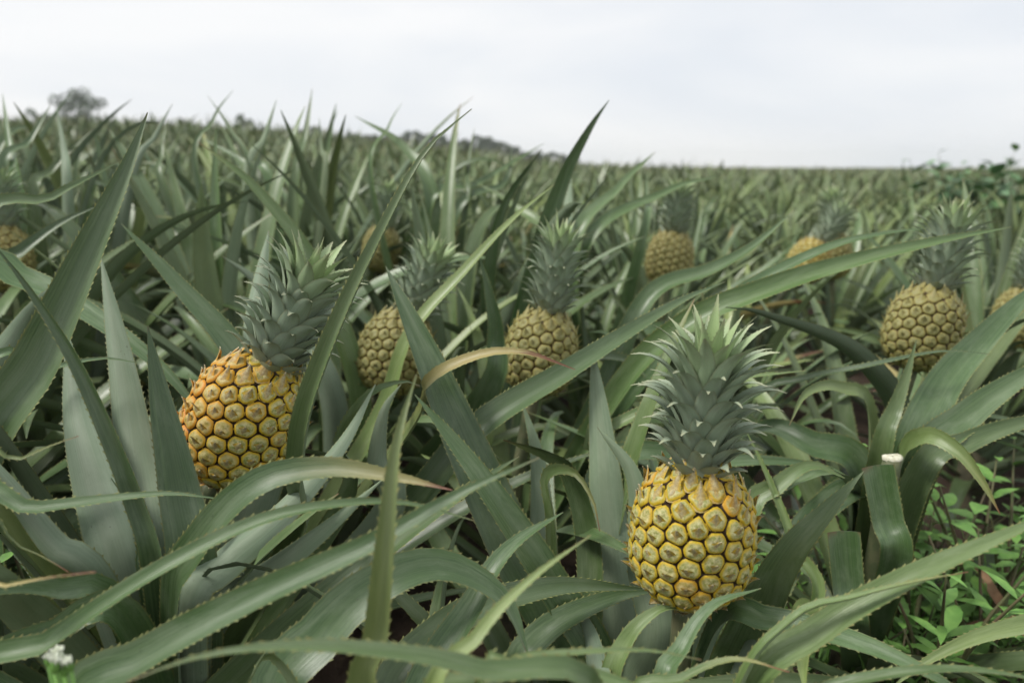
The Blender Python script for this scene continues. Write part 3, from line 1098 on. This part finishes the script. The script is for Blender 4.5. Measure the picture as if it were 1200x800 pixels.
H('rightfront', [(900, 850, .62), (960, 812, .58), (1050, 790, .56), (1140, 785, .55), (1240, 800, .54)], 30, 40, 0, .4, 3.0, .05, .1)
H('rightfront', [(850, 860, .66), (870, 790, .72), (890, 730, .78), (900, 690, .8)], 60, 150, 0, .25, 3, .05)
H('rightfront', [(720, 870, .62), (700, 800, .68), (690, 740, .74), (670, 700, .78)], 60, 150, 0, .25, 3, .05)
# weedy gap side
H('weedy', [(1000, 740, .88), (994, 690, .88), (988, 622, .88)], 36, 6, 0, .25, cut=1, dry=.02)
H('weedy', [(1048, 660, .92), (1040, 610, .92), (1028, 545, .92)], 36, 5, 0, .3, cut=1, dry=.02)
H('weedy', [(1050, 560, 1.0), (1080, 512, .92), (1120, 525, .88), (1150, 562, .86), (1172, 602, .85)], 44, 10, 0, .25, 2.6, .35, .35)
H('weedy', [(1030, 540, 1.0), (1048, 480, 1.0), (1062, 440, 1.0), (1074, 398, 1.0)], 42, 10, 0, .25, 2.4, .06, .2)
H('weedy', [(1020, 500, 1.05), (985, 455, 1.03), (945, 460, 1.0), (925, 498, .98)], 34, 20, 0, .3, 2.6, .2, .35)
H('weedy', [(1060, 560, 1.02), (1100, 460, 1.05), (1150, 400, 1.08), (1200, 350, 1.1), (1240, 320, 1.12)], 52, -10, 0, .3, 3, .05)
H('weedy', [(1070, 560, 1.0), (1130, 490, 1.0), (1200, 440, 1.0), (1260, 410, 1.0)], 54, 5, 0, .3, 3, .05)
H('weedy', [(1075, 560, .98), (1130, 520, .98), (1200, 495, .98), (1270, 485, .98)], 40, 10, 0, .3, 3, .05, .1)
H('weedy', [(1010, 590, 1.05), (960, 600, 1.0), (915, 650, .98), (880, 700, .97)], 50, 20, 0, .3, 3, .05)
H('weedy', [(1010, 560, 1.08), (950, 520, 1.1), (900, 500, 1.15), (850, 520, 1.2)], 46, 20, 0, .3, 3, .05)
H('edge', [(1330, 700, .76), (1240, 724, .72), (1150, 745, .70), (1085, 775, .70), (1040, 810, .70)], 40, 20, 0, .3, 3.0, .05, .42)
# long arching leaves over the middle right
H('fifth', [(1060, 520, 1.22), (1010, 420, 1.12), (900, 370, 1.05), (850, 360, 1.02)], 36, 150, 0, .3, 3, .05)
H('third', [(720, 470, 1.15), (800, 385, 1.08), (900, 340, 1.05), (1000, 308, 1.04), (1100, 283, 1.04), (1185, 266, 1.05)], 40, 30, 0, .45, 3.0, .06, .10)
H('third', [(760, 440, 1.22), (860, 350, 1.18), (960, 295, 1.16), (1030, 275, 1.15), (1090, 267, 1.15)], 30, 40, 0, .4, 3.0, .08)
H('third', [(860, 480, 1.15), (940, 445, 1.1), (1010, 430, 1.05), (1100, 412, 1.02), (1160, 415, 1.0)], 18, 40, 0, .4, 3.0, .1)
H('third', [(600, 430, 1.45), (630, 290, 1.40), (660, 205, 1.38), (690, 150, 1.36), (714, 117, 1.36)], 52, 40, 0, .35, 2.6, .04)
H('third', [(700, 480, 1.30), (760, 350, 1.30), (830, 318, 1.3), (880, 290, 1.3), (930, 247, 1.3)], 34, 30, 0, .4, 3.0, .12)
H('fourth', [(420, 480, 1.3), (370, 320, 1.25), (300, 222, 1.22), (232, 166, 1.2)], 34, 25, 0, .35, 2.8, .25, .15)
H('fourth', [(560, 470, 1.2), (580, 400, 1.18), (572, 340, 1.16), (562, 300, 1.15)], 48, 14, 0, .3, 2.8, .06)
H('fourth', [(560, 460, 1.5), (570, 330, 1.45), (590, 240, 1.42), (635, 175, 1.40)], 34, 40, 0, .3, 2.8, .1)
H('fourth', [(390, 480, 1.25), (350, 390, 1.25), (300, 330, 1.25), (260, 300, 1.25)], 40, 160, 0, .3, 2.8, .1)

# leaf tips that stand against the sky
hero_plant('backa', under(60, 330, 1.75), 'tall plant whose blades stand against the sky below the open-crowned tree')
hero_plant('backb', under(320, 320, 1.9), 'tall plant with crossing leaf tips against the sky near the small round tree')
hero_plant('backc', under(500, 320, 2.1), 'plant with one arching leaf against the hill-crest tree belt')
hero_plant('backd', under(690, 330, 1.9), 'plant with long slanting blade against the sky behind the third pineapple')
for key, d, lst in (
        ('backa', 1.7, [([(25, 235), (12, 170), (3, 110)], 24), ([(5, 225), (35, 165), (60, 122)], 26), ([(78, 240), (74, 175), (66, 126)], 26), ([(150, 225), (182, 158), (202, 122)], 20), ([(100, 250), (128, 215), (180, 190)], 22), ([(40, 250), (60, 200), (110, 150)], 24)]),
        ('backb', 1.9, [([(345, 230), (358, 160), (366, 104)], 22), ([(290, 225), (310, 160), (324, 117)], 22), ([(232, 215), (250, 140), (273, 106)], 13), ([(300, 225), (268, 150), (243, 112)], 13), ([(378, 220), (376, 175), (374, 138)], 20), ([(320, 230), (285, 190), (232, 160)], 22), ([(200, 240), (190, 180), (196, 140)], 18)]),
        ('backc', 2.0, [([(508, 250), (475, 175), (416, 136)], 26), ([(436, 220), (455, 150), (471, 121)], 11), ([(545, 260), (548, 200), (556, 150)], 15), ([(500, 250), (560, 215), (638, 168)], 20), ([(530, 260), (590, 215), (600, 170)], 20)]),
        ('backd', 1.8, [([(670, 300), (725, 220), (768, 178)], 28), ([(664, 290), (665, 235), (668, 182)], 32), ([(752, 280), (757, 235), (757, 195)], 20), ([(680, 300), (780, 225), (850, 205)], 22), ([(650, 300), (600, 240), (560, 215)], 26)])):
    for pl, w in lst:
        H(key, [(a, b, d + 0.05 * j) for j, (a, b) in enumerate(pl)], w, rv.choice([25, 40, 150, -30]), 0, .3, 2.5, rv.uniform(.03, .2), abs(rv.normal(0, .1)))

# cut stump with pale face
cp = at(1046, 536, 0.96)
wroot, wbase = HEROES['weedy']
V, F = tube([tuple(wbase + np.array([0, 0, 0.1]) - wbase), tuple((wbase + cp) / 2 - wbase), tuple(cp - wbase)], [0.02, 0.014, 0.0115], 10)
st = link('cut_stump', mesh_from('cut_stump', V, F, [M_STALK]), wroot)
V, F = [], []
for i, (rr, z) in enumerate([(0.0113, -0.004), (0.0121, 0.001), (0.009, 0.003), (0.001, 0.0022)]):
    for k in range(10):
        a = 2 * math.pi * k / 10
        V.append((rr * math.cos(a) * 1.12, rr * math.sin(a) * (0.86 + 0.1 * math.sin(3 * a)), z + 0.0012 * math.sin(2 * a + 1) * (rr > 0.005)))
for i in range(3):
    for k in range(10):
        F.append((i * 10 + k, i * 10 + (k + 1) % 10, (i + 1) * 10 + (k + 1) % 10, (i + 1) * 10 + k))
cf = link('cut_face', mesh_from('cut_face', V, F, [M_CUT]), st)
cf.location = Vector(cp - wbase)
cf['label'] = 'white freshly cut face'

# filling leaves of the traced plants (hidden hearts, low leaves)
rh = np.random.default_rng(5)
for key, (root, base) in HEROES.items():
    cnt = {'left': 14, 'tall': 16, 'front': 12, 'leftfront': 10, 'rightfront': 12, 'middle': 16, 'orange': 22, 'upright': 20}.get(key, 26)
    low = key in ('front', 'leftfront', 'rightfront', 'left', 'upright')
    add_random_leaves(root, base, 0.92, rh, cnt, (lambda k, az: k < 2) if low else (lambda k, az: k < 1))

# ------------------------------------------------------------------ the field
rp = np.random.default_rng(99)
taken = [np.asarray(b[1][:2]) for b in HEROES.values()]
for k in bases:
    taken.append(np.asarray(bases[k][:2]))
spots = []
for ix in range(-130, 131):
    for iy in range(0, 175):
        x = ix * 0.56 + (0.14 if iy % 2 else -0.14) + rp.normal(0, 0.06)
        y = 0.75 + iy * 0.40 + rp.normal(0, 0.06)
        if abs(x) > 0.74 * y + 0.8 or y > 68:
            continue
        if y > 30 and rp.random() < 0.45:
            continue
        if 0.42 < x < 1.25 and 0.7 < y < 1.28:      # weedy gap
            continue
        if y < 1.0 and abs(x) < 0.9:
            continue
        if y < 3.2 and min(np.hypot(*(np.array([x, y]) - q)) for q in taken) < 0.30:
            continue
        spots.append((x, y))
spots.sort(key=lambda s: math.hypot(*s))
# other fruit-bearing plants behind get leaves as well
extra = [(bases[i][0], bases[i][1]) for i in range(3, len(copies))]
fruit_labels = {i: lab for i, (*_, lab) in enumerate(copies)}

FIELD = 'grey-green fruitless pineapple plant in the dense field rows'


def field_scale(x, y, r):
    s = 1.03 - 0.15 * math.tanh((x / max(y, 0.8)) * 2.2)
    if x > 0:
        s -= 0.09
    return s * r.uniform(0.86, 1.10)


for i, (x, y) in enumerate(extra):
    z = float(terrain(x, y))
    root = empty('pineapple_plant', (x, y, z))
    tag(root, 'plant bearing the ' + fruit_labels[i + 3], 'plant', 'pineapple plants')
    root['label'] = ' '.join(root['label'].split()[:15])
    link('stem', STEM, root)
    add_random_leaves(root, (x, y, z), field_scale(x, y, rp), rp, 26, lambda k, az: k < 1)

near_n, i = 0, 0
while i < len(spots) and math.hypot(*spots[i]) < 4.6:
    x, y = spots[i]
    z = float(terrain(x, y))
    root = empty('pineapple_plant', (x, y, z))
    tag(root, FIELD, 'plant', 'pineapple plants')
    link('stem', STEM, root)
    d = math.hypot(x, y)
    add_random_leaves(root, (x, y, z), field_scale(x, y, rp), rp, 36 if d < 3 else 30)
    near_n += 1
    i += 1


near_roots = [o for o in COL.objects if o.get('label') == FIELD]
used = set()
short = ['the upright yellow pineapple', 'the leaning orange-flushed pineapple', 'the pineapple half covered by an orange-tipped leaf',
         'the tilted yellow-green pineapple', 'the dull yellow pineapple by the weeds', 'the small pineapple behind the upright one']
for rank in ('nearest', 'second nearest', 'third nearest'):
    for key, nm in zip(('a', 'b', 0, 1, 2, 3), short):
        cand = sorted((math.hypot(o.location.x - bases[key][0], o.location.y - bases[key][1]), n) for n, o in enumerate(near_roots) if n not in used)
        if cand:
            used.add(cand[0][1])
            near_roots[cand[0][1]]['label'] = 'fruitless plant ' + rank + ' to ' + nm


def plant_arrays(seed, count, n, nu, two):
    """whole rosette as arrays, for plants too far away for single leaves"""
    r = np.random.default_rng(seed)
    VV, FF, MI, UU, off = [], [], [], [], 0
    for k, az, hz in plant_leaves(r, count):
        e0, bd, L, sd, tw, w = ring_params(r, k)
        C, n0 = rosette_curve(e0, bd, L, sd, n, r.uniform(1.3, 2.2))
        t = np.linspace(0, 1, n)
        T, N, S = frames(C, 0, n0, tw * t)
        W = np.maximum(w * (1.0 if two else 1.3) * width_profile(t, 2.6), 0.002)
        x = np.linspace(-1, 1, nu)
        up = C[:, None] + S[:, None] * (x[None] * (W / 2)[:, None])[..., None] + N[:, None] * (0.35 * (W / 2)[:, None] * np.abs(x)[None] ** 1.6)[..., None]
        layers = [up.reshape(-1, 3)]
        if two:
            layers.append((up - N[:, None] * 0.0015).reshape(-1, 3))
        ca, sa = math.cos(az), math.sin(az)
        Rz = np.array([[ca, -sa, 0], [sa, ca, 0], [0, 0, 1]])
        for li, V in enumerate(layers):
            VV.append(V @ Rz.T + np.array([0.015 * ca, 0.015 * sa, hz]))
            UU.append(np.stack(np.broadcast_arrays((x[None] + 1) / 2, t[:, None]), -1).reshape(-1, 2))
            for a in range(n - 1):
                for b in range(nu - 1):
                    q = off + a * nu + b
                    FF.append((q, q + 1, q + nu + 1, q + nu) if li == 0 else (q, q + nu, q + nu + 1, q + 1))
                    MI.append(li if two else int(r.random() < 0.35))
            off += n * nu
    return np.vstack(VV), np.array(FF), np.array(MI), np.vstack(UU)


MID = []
for s in range(6):
    V, F, mi, uv = plant_arrays(300 + s, 28, 8, 3, True)
    MID.append(mesh_from('plant_foliage', V, F.tolist(), [M_UP, M_UN], mi, uv))
mid_n = 0
while i < len(spots) and near_n + mid_n < 282:
    x, y = spots[i]
    o = link('pineapple_plant', MID[int(rp.integers(6))])
    o.location = (x, y, float(terrain(x, y)))
    o.rotation_euler = (0, 0, rp.uniform(0, 6.28))
    s = field_scale(x, y, rp)
    o.scale = (s, s, s)
    tag(o, FIELD, 'plant', 'pineapple plants')
    o['dry'], o['yel'] = 0.3, float(abs(rp.normal(0.10, 0.12)) + 0.14 * (1 + math.tanh(x / 2)))
    mid_n += 1
    i += 1

# the rest of the crop, beyond counting
LOW = [plant_arrays(500 + s, 17, 5, 2, False) for s in range(8)]
AV, AF, AM, AU, off = [], [], [], [], 0
for (x, y) in spots[i:]:
    V, F, mi, uv = LOW[int(rp.integers(8))]
    s = field_scale(x, y, rp) * rp.uniform(0.85, 1.22)
    a = rp.uniform(0, 6.28)
    ca, sa = math.cos(a) * s, math.sin(a) * s
    Rz = np.array([[ca, -sa, 0], [sa, ca, 0], [0, 0, s]])
    AV.append(V @ Rz.T + np.array([x, y, float(terrain(x, y))]))
    AF.append(F + off)
    AM.append(mi)
    AU.append(uv)
    off += len(V)
AV, AF, AM, AU = np.vstack(AV), np.vstack(AF), np.concatenate(AM), np.vstack(AU)
me = bpy.data.meshes.new('far_crop')
me.vertices.add(len(AV))
me.vertices.foreach_set('co', AV.astype(np.float32).ravel())
me.loops.add(AF.size)
me.loops.foreach_set('vertex_index', AF.astype(np.int32).ravel())
me.polygons.add(len(AF))
me.polygons.foreach_set('loop_start', (np.arange(len(AF)) * 4).astype(np.int32))
me.materials.append(M_UP)
me.materials.append(M_UN)
me.polygons.foreach_set('material_index', AM.astype(np.int32))
lay = me.uv_layers.new(name='UVMap')
lay.data.foreach_set('uv', AU[AF.ravel()].astype(np.float32).ravel())
me.update(calc_edges=True)
far = link('far_crop', me)
far['dry'], far['yel'] = 0.4, 0.26
tag(far, 'distant pineapple crop merging into one grey-green mass up to the skyline', 'crop', kind='stuff')
print('plants', near_n, mid_n, len(spots) - i, 'far tris', len(AF) * 2)

# ------------------------------------------------------------------ trees on the skyline, shrubs


def foliage(r, centers, leaf, per, flat=0.6):
    V, F = [], []
    for (c, rad) in centers:
        for k in range(per):
            v = unit(r.normal(size=3)) * rad * r.uniform(0.35, 1.0) ** 0.5
            v[2] *= flat
            p = np.asarray(c) + v
            a = unit(r.normal(size=3))
            b = unit(np.cross(a, r.normal(size=3)))
            s = leaf * r.uniform(0.6, 1.3)
            o = len(V)
            V += [p - a * s, p + b * s * 0.42, p + a * s, p - b * s * 0.42]
            F.append((o, o + 1, o + 2, o + 3))
    return V, F


def make_tree(name, x, y, h, w, label, seed, group, dense=1.0, mat=None, leaf=0.22, cat='tree'):
    r = np.random.default_rng(seed)
    z = float(terrain(x, y))
    root = empty(name, (x, y, z))
    tag(root, label, cat, group)
    V, F = tube([(0, 0, -0.3), (0.05 * h * r.normal(0, .4), 0, h * 0.35), (0.03 * h, 0, h * 0.75)], [h * .03, h * .022, h * .008], 7, 8)
    cents = []
    for k in range(int(16 * dense) + 5):
        a, f = r.uniform(0, 6.28), r.uniform(0.45, 0.97)
        rad = w * 0.46 * math.sqrt(max(0.02, 1 - ((f - 0.68) / 0.34) ** 2)) * r.uniform(0.3, 1)
        c = (rad * math.cos(a), rad * math.sin(a), h * f)
        cents.append((c, w * r.uniform(0.09, 0.16)))
        v2, f2 = tube([(0, 0, h * 0.3 * r.uniform(0.8, 1.4)), (c[0] * .5, c[1] * .5, h * (0.3 + f) / 2), c], [h * .010, h * .006, h * .002], 4, 4)
        o = len(V)
        V += v2
        F += [tuple(q + o for q in ff) for ff in f2]
    link('trunk', mesh_from('trunk', V, F, [M_BARK]), root)
    V, F = foliage(r, cents, leaf, int(42 * dense + 10), 0.8)
    link('crown', mesh_from('crown', V, F, [mat or M_TREE], smooth=False), root)
    return root


def skyline_tree(px, ptop, d, wpx, label, seed, name='tree', group='trees on the skyline', dense=1.0, extra_h=0.0):
    p = at(px, ptop, d)
    g = float(terrain(p[0], p[1]))
    h = max(p[2] - g + extra_h, 0.8)
    return make_tree(name, p[0], p[1], h, wpx / FPX * d, label, seed, group, dense, leaf=0.0026 * d)


skyline_tree(90, 107, 72, 70, 'open-crowned tree rising above the crop on the hill, tallest of all', 41, dense=1.5)
skyline_tree(284, 134, 74, 26, 'small round tree above the crop beside crossing leaf tips', 42, dense=0.8)
skyline_tree(372, 148, 76, 22, 'low bushy tree on the hill right of two upright leaf tips', 43, dense=0.7)
skyline_tree(40, 128, 74, 40, 'low bushy tree beside the tallest open-crowned one', 44, dense=0.8)
rt = np.random.default_rng(8)
for k, px in enumerate(np.linspace(415, 668, 24)):
    top = np.interp(px, [400, 470, 560, 620, 680], [163, 155, 162, 175, 187]) + rt.normal(0, 2)
    skyline_tree(px, top, 84 + rt.normal(0, 2), rt.uniform(20, 28), 'dark green bushy tree in the low belt along the hill crest', 60 + k, 'tree', 'tree belt on the hill crest', 0.7)


def leafy_mesh(l, w, n=5):
    t = np.linspace(0, 1, n)
    V, F = [], []
    for i in range(n):
        hw = w * math.sin(math.pi * min(1, t[i] ** 0.8)) * 0.5 + 0.0004
        zz = -0.25 * l * t[i] ** 2
        V += [(l * t[i], -hw, zz + hw * 0.25), (l * t[i], 0, zz), (l * t[i], hw, zz + hw * 0.25)]
    for i in range(n - 1):
        for j in range(2):
            a = i * 3 + j
            F.append((a, a + 3, a + 4, a + 1))
    return V, F


def make_weed(name, base, h, nstem, l, w, label, cat, seed, mat=None, tip=None, per=7, spread=0.35, group=None, lean=0.0):
    r = np.random.default_rng(seed)
    root = empty(name, tuple(base))
    tag(root, label, cat, group)
    V, F = leafy_mesh(l, w)
    me = mesh_from('leaf', V, F, [mat or M_WEED])
    me2 = mesh_from('leaf', V, F, [tip]) if tip else me
    for s in range(nstem):
        a = r.uniform(0, 6.28)
        hh = h * r.uniform(0.65, 1.05)
        top = np.array([math.cos(a) * spread * hh + lean * hh, math.sin(a) * spread * hh, hh])
        P = [np.zeros(3) + np.array([0, 0, -0.02]), top * np.array([0.3, 0.3, 0.55]), top]
        v2, f2 = tube(P, [0.0045 * h / 0.3, 0.003 * h / 0.3, 0.0012], 5, 8)
        link('stem', mesh_from('stem', v2, f2, [M_WSTEM]), root)
        C, _ = smooth_curve(P, 30)
        for k in range(per):
            f = 0.25 + 0.75 * (k + 1) / per
            p = C[min(29, int(f * 29))]
            az = k * GOLD + r.uniform(-0.3, 0.3) + s
            o = link('leaf', me2 if k >= per - 2 else me, root)
            sc = r.uniform(0.65, 1.15) * (1.0 if k < per - 1 else 0.6)
            o.matrix_local = Matrix.Translation(p) @ Matrix.Rotation(az, 4, 'Z') @ Matrix.Rotation(-r.uniform(-0.1, 0.8), 4, 'Y') @ Matrix.Scale(sc, 4)
    return root


def ground_at(px, py):
    """where the line of sight meets flat soil"""
    p = at(px, py, 1.0)
    d = p - CAMP
    k = -CAM_H / d[2]
    return CAMP + d * k


def under_pt(px, py, d):
    p = at(px, py, d)
    return np.array([p[0], p[1], float(terrain(p[0], p[1]))])


# tall leafy shrubs at the far right of the field
for k, (px, ptop, d, lab) in enumerate([
        (1124, 187, 6.0, 'dark green broad-leaved shrub standing in the crop, first of the shrub row'),
        (1163, 187, 6.2, 'shrub with light lime-green top leaves'),
        (1188, 194, 5.6, 'bluish green shrub beside the lime-topped one'),
        (1086, 188, 7.0, 'slender upright shrub with few leaves before the shrub row'),
        (1205, 226, 4.8, 'low bushy shrub in front of the shrub row'),
        (1145, 200, 6.6, 'thin short shrub between the dark and the lime-topped one')]):
    p = at(px, ptop, d)
    z = float(terrain(p[0], p[1]))
    make_weed('shrub', (p[0], p[1], z), (p[2] - z) * 1.04, 8 if k != 3 else 3, 0.18, 0.095, lab, 'shrub', 700 + k, M_SHRUB, M_SHRUBT if k == 1 else None, 13, 0.16, 'shrubs in the crop')

# weeds in the gap
weeds = [
    (1085, 640, 1.12, 0.44, 4, 0.050, 0.026, 'weed with small bright lime leaves beside the cut stump'),
    (1115, 585, 1.15, 0.46, 4, 0.065, 0.040, 'weed with rounded leaves behind the drooping dry-tipped leaf'),
    (1110, 715, 1.02, 0.36, 6, 0.075, 0.022, 'weed with narrow pointed leaves under the long pale leaf'),
    (1165, 720, 1.05, 0.34, 6, 0.070, 0.024, 'bushy weed with narrow leaves beside the dry reddish leaf'),
    (1150, 660, 1.18, 0.42, 5, 0.060, 0.028, 'dark leafy weed at the back of the gap'),
    (1190, 650, 1.20, 0.40, 5, 0.055, 0.030, 'low leafy weed half hidden behind the dry reddish leaf'),
    (1060, 740, 0.98, 0.22, 4, 0.070, 0.020, 'low narrow-leaved weed by the plant with wide cut leaves'),
    (1195, 590, 1.30, 0.32, 4, 0.055, 0.030, 'weed with small purple-backed leaves at the field side'),
    (1140, 780, 0.95, 0.20, 5, 0.060, 0.022, 'low spreading weed beneath the yellowish leaf'),
    (960, 700, 1.05, 0.30, 3, 0.060, 0.020, 'thin weed growing behind the broad pale leaf'),
    (40, 600, 0.95, 0.48, 2, 0.036, 0.026, 'small climbing weed with lobed light leaves among the broad grey leaves'),
    (10, 660, 0.80, 0.44, 2, 0.034, 0.022, 'small weed peeping between the leaves of the lower left plant'),
]
for k, (px, py, d, h, ns, l, w, lab) in enumerate(weeds):
    make_weed('weed', under_pt(px, py, d), h, ns, l * 0.8, w * 0.8, lab, 'weed', 800 + k, per=9, spread=0.3, group='weeds between the plants')
for k in range(26):
    px, d = rt.uniform(930, 1260), rt.uniform(0.98, 1.5)
    b = under_pt(px, 700, d)
    make_weed('weed', b, rt.uniform(0.14, 0.32), 4, rt.uniform(.028, .05), rt.uniform(.012, .022), 'low green weed sprouting from the soil in the gap', 'weed', 900 + k, per=7, spread=0.5, group='weeds between the plants')

# grass tufts among the weeds
BL = []
for k in range(5):
    C, n0 = rosette_curve(R(rt.uniform(55, 88)), R(rt.uniform(10, 90)), 0.26, rt.normal(0, .3), 8, 1.8)
    T, N, S = frames(C, 0, n0)
    W = np.maximum(0.006 * width_profile(np.linspace(0, 1, 8), 1.8), 0.0006)
    BL.append(leaf_mesh('blade', C, N, S, T, W, 3, 0.4, mats=[M_WEED], two=False))
for k in range(16):
    b = under_pt(rt.uniform(960, 1240), 700, rt.uniform(0.98, 1.4))
    root = empty('grass_tuft', tuple(b))
    tag(root, 'tuft of thin green grass blades among the weeds in the gap', 'grass', 'grass tufts in the gap')
    for q in range(12):
        o = link('blade', BL[int(rt.integers(5))], root)
        o.rotation_euler = (rt.normal(0, .1), rt.normal(0, .15), rt.uniform(0, 6.28))
        sc = rt.uniform(.6, 1.3)
        o.scale = (sc, sc, sc)

# dry fallen leaves in the gap
for k, (pts, lab) in enumerate([
        ([(1140, 660, 1.16), (1165, 700, 1.10), (1215, 760, 1.05)], 'reddish dry leaf lying across the weeds'),
        ([(1090, 770, 1.10), (1150, 735, 1.14), (1230, 725, 1.18)], 'tan dry leaf lying on the soil under the weeds')]):
    P = [at(*q) for q in pts]
    C, L = smooth_curve(P, 16)
    T, N, S = frames(C, 8, np.array([0.1, -0.4, 0.8]), np.linspace(-.5, .6, 16))
    W = np.maximum(0.026 * width_profile(np.linspace(0, 1, 16), 2.2), 0.001)
    o = link('dry_leaf', leaf_mesh('dry_leaf', C - C[8], N, S, T, W, 5, 0.6, 0.0012, 0, mats=[M_DRY, M_DRY, M_DRY]))
    o.location = C[8]
    tag(o, lab, 'dry leaf', 'dry leaves in the gap')


# white flower buds in the lower left corner
def flower(base, tops, label, seed):
    root = empty('flower', tuple(base))
    tag(root, label, 'flower', 'white flowers')
    r = np.random.default_rng(seed)
    for tp in tops:
        tp = tp - base
        P = [np.array([0, 0, -0.02]), tp * np.array([.5, .5, .5]) + np.array([.01, 0, 0]), tp]
        V, F = tube(P, [0.0022, 0.0016, 0.0014], 6, 10)
        link('stem', mesh_from('stem', V, F, [M_WEED]), root)
        tilt = Matrix.Translation(Vector(tp)) @ Matrix.Rotation(r.normal(0, .25), 4, 'X') @ Matrix.Rotation(r.normal(0, .25), 4, 'Y') @ Matrix.Scale(r.uniform(.75, 1.1), 4)
        m = 10
        Vb, Fb = [], []
        cal = [(0.0013, -0.001), (0.0026, 0.001), (0.0030, 0.0042), (0.0027, 0.0062)]
        for rr, z in cal:
            for k in range(m):
                a = 2 * math.pi * k / m
                Vb.append((rr * math.cos(a), rr * math.sin(a), z + (0.0012 * (k % 2) if z > 0.005 else 0)))
        for i in range(3):
            for k in range(m):
                Fb.append((i * m + k, i * m + (k + 1) % m, (i + 1) * m + (k + 1) % m, (i + 1) * m + k))
        link('calyx', mesh_from('calyx', Vb, Fb, [M_WEED]), root).matrix_local = tilt
        Vb, Fb = [], []
        for k in range(15):                      # ragged tuft of florets
            a = k * GOLD
            rad = 0.0026 * math.sqrt(k / 15)
            lean = rad * 0.5
            c = np.array([rad * math.cos(a), rad * math.sin(a), 0.0056])
            tpz = np.array([(rad + lean) * math.cos(a), (rad + lean) * math.sin(a), 0.0088 + r.uniform(-0.0012, 0.0009)])
            e1, e2 = np.array([math.cos(a), math.sin(a), 0]), np.array([-math.sin(a), math.cos(a), 0])
            o = len(Vb)
            for q, wd in ((c, 0.0007), (tpz, 0.0010)):
                Vb += [q + e1 * wd, q + e2 * wd, q - e1 * wd, q - e2 * wd]
            Vb.append(tpz + np.array([0, 0, 0.0006]))
            for q in range(4):
                Fb.append((o + q, o + (q + 1) % 4, o + 4 + (q + 1) % 4, o + 4 + q))
                Fb.append((o + 4 + q, o + 4 + (q + 1) % 4, o + 8))
        link('floret_tuft', mesh_from('floret_tuft', Vb, Fb, [M_PETAL], smooth=False), root).matrix_local = tilt


fb = under_pt(70, 860, 0.50)
flower(fb, [at(57, 778, .46), at(69, 776, .465), at(83, 784, .455), at(64, 786, .452), at(76, 790, .458)], 'cluster of small white flower buds below the toothed leaves', 1)

# ------------------------------------------------------------------ the damp air over the field
X0, X1, Y0, Y1, Z0, Z1 = -430, 430, -40, 575, -1.2, 10.5
V = [(x, y, z) for z in (Z0, Z1) for y in (Y0, Y1) for x in (X0, X1)]
F = [(0, 2, 3, 1), (4, 5, 7, 6), (0, 1, 5, 4), (2, 6, 7, 3), (0, 4, 6, 2), (1, 3, 7, 5)]
m = bpy.data.materials.new('damp_air')
m.use_nodes = True
m.node_tree.nodes.clear()
mo = m.node_tree.nodes.new('ShaderNodeOutputMaterial')
pv = m.node_tree.nodes.new('ShaderNodeVolumePrincipled')
pv.inputs['Color'].default_value = (0.93, 0.95, 0.97, 1)
pv.inputs['Density'].default_value = 0.0013
m.node_tree.links.new(pv.outputs[0], mo.inputs['Volume'])
hz = link('haze', mesh_from('haze', V, F, [m], smooth=False))
tag(hz, 'thin pale haze over the whole pineapple field', 'haze', kind='stuff')
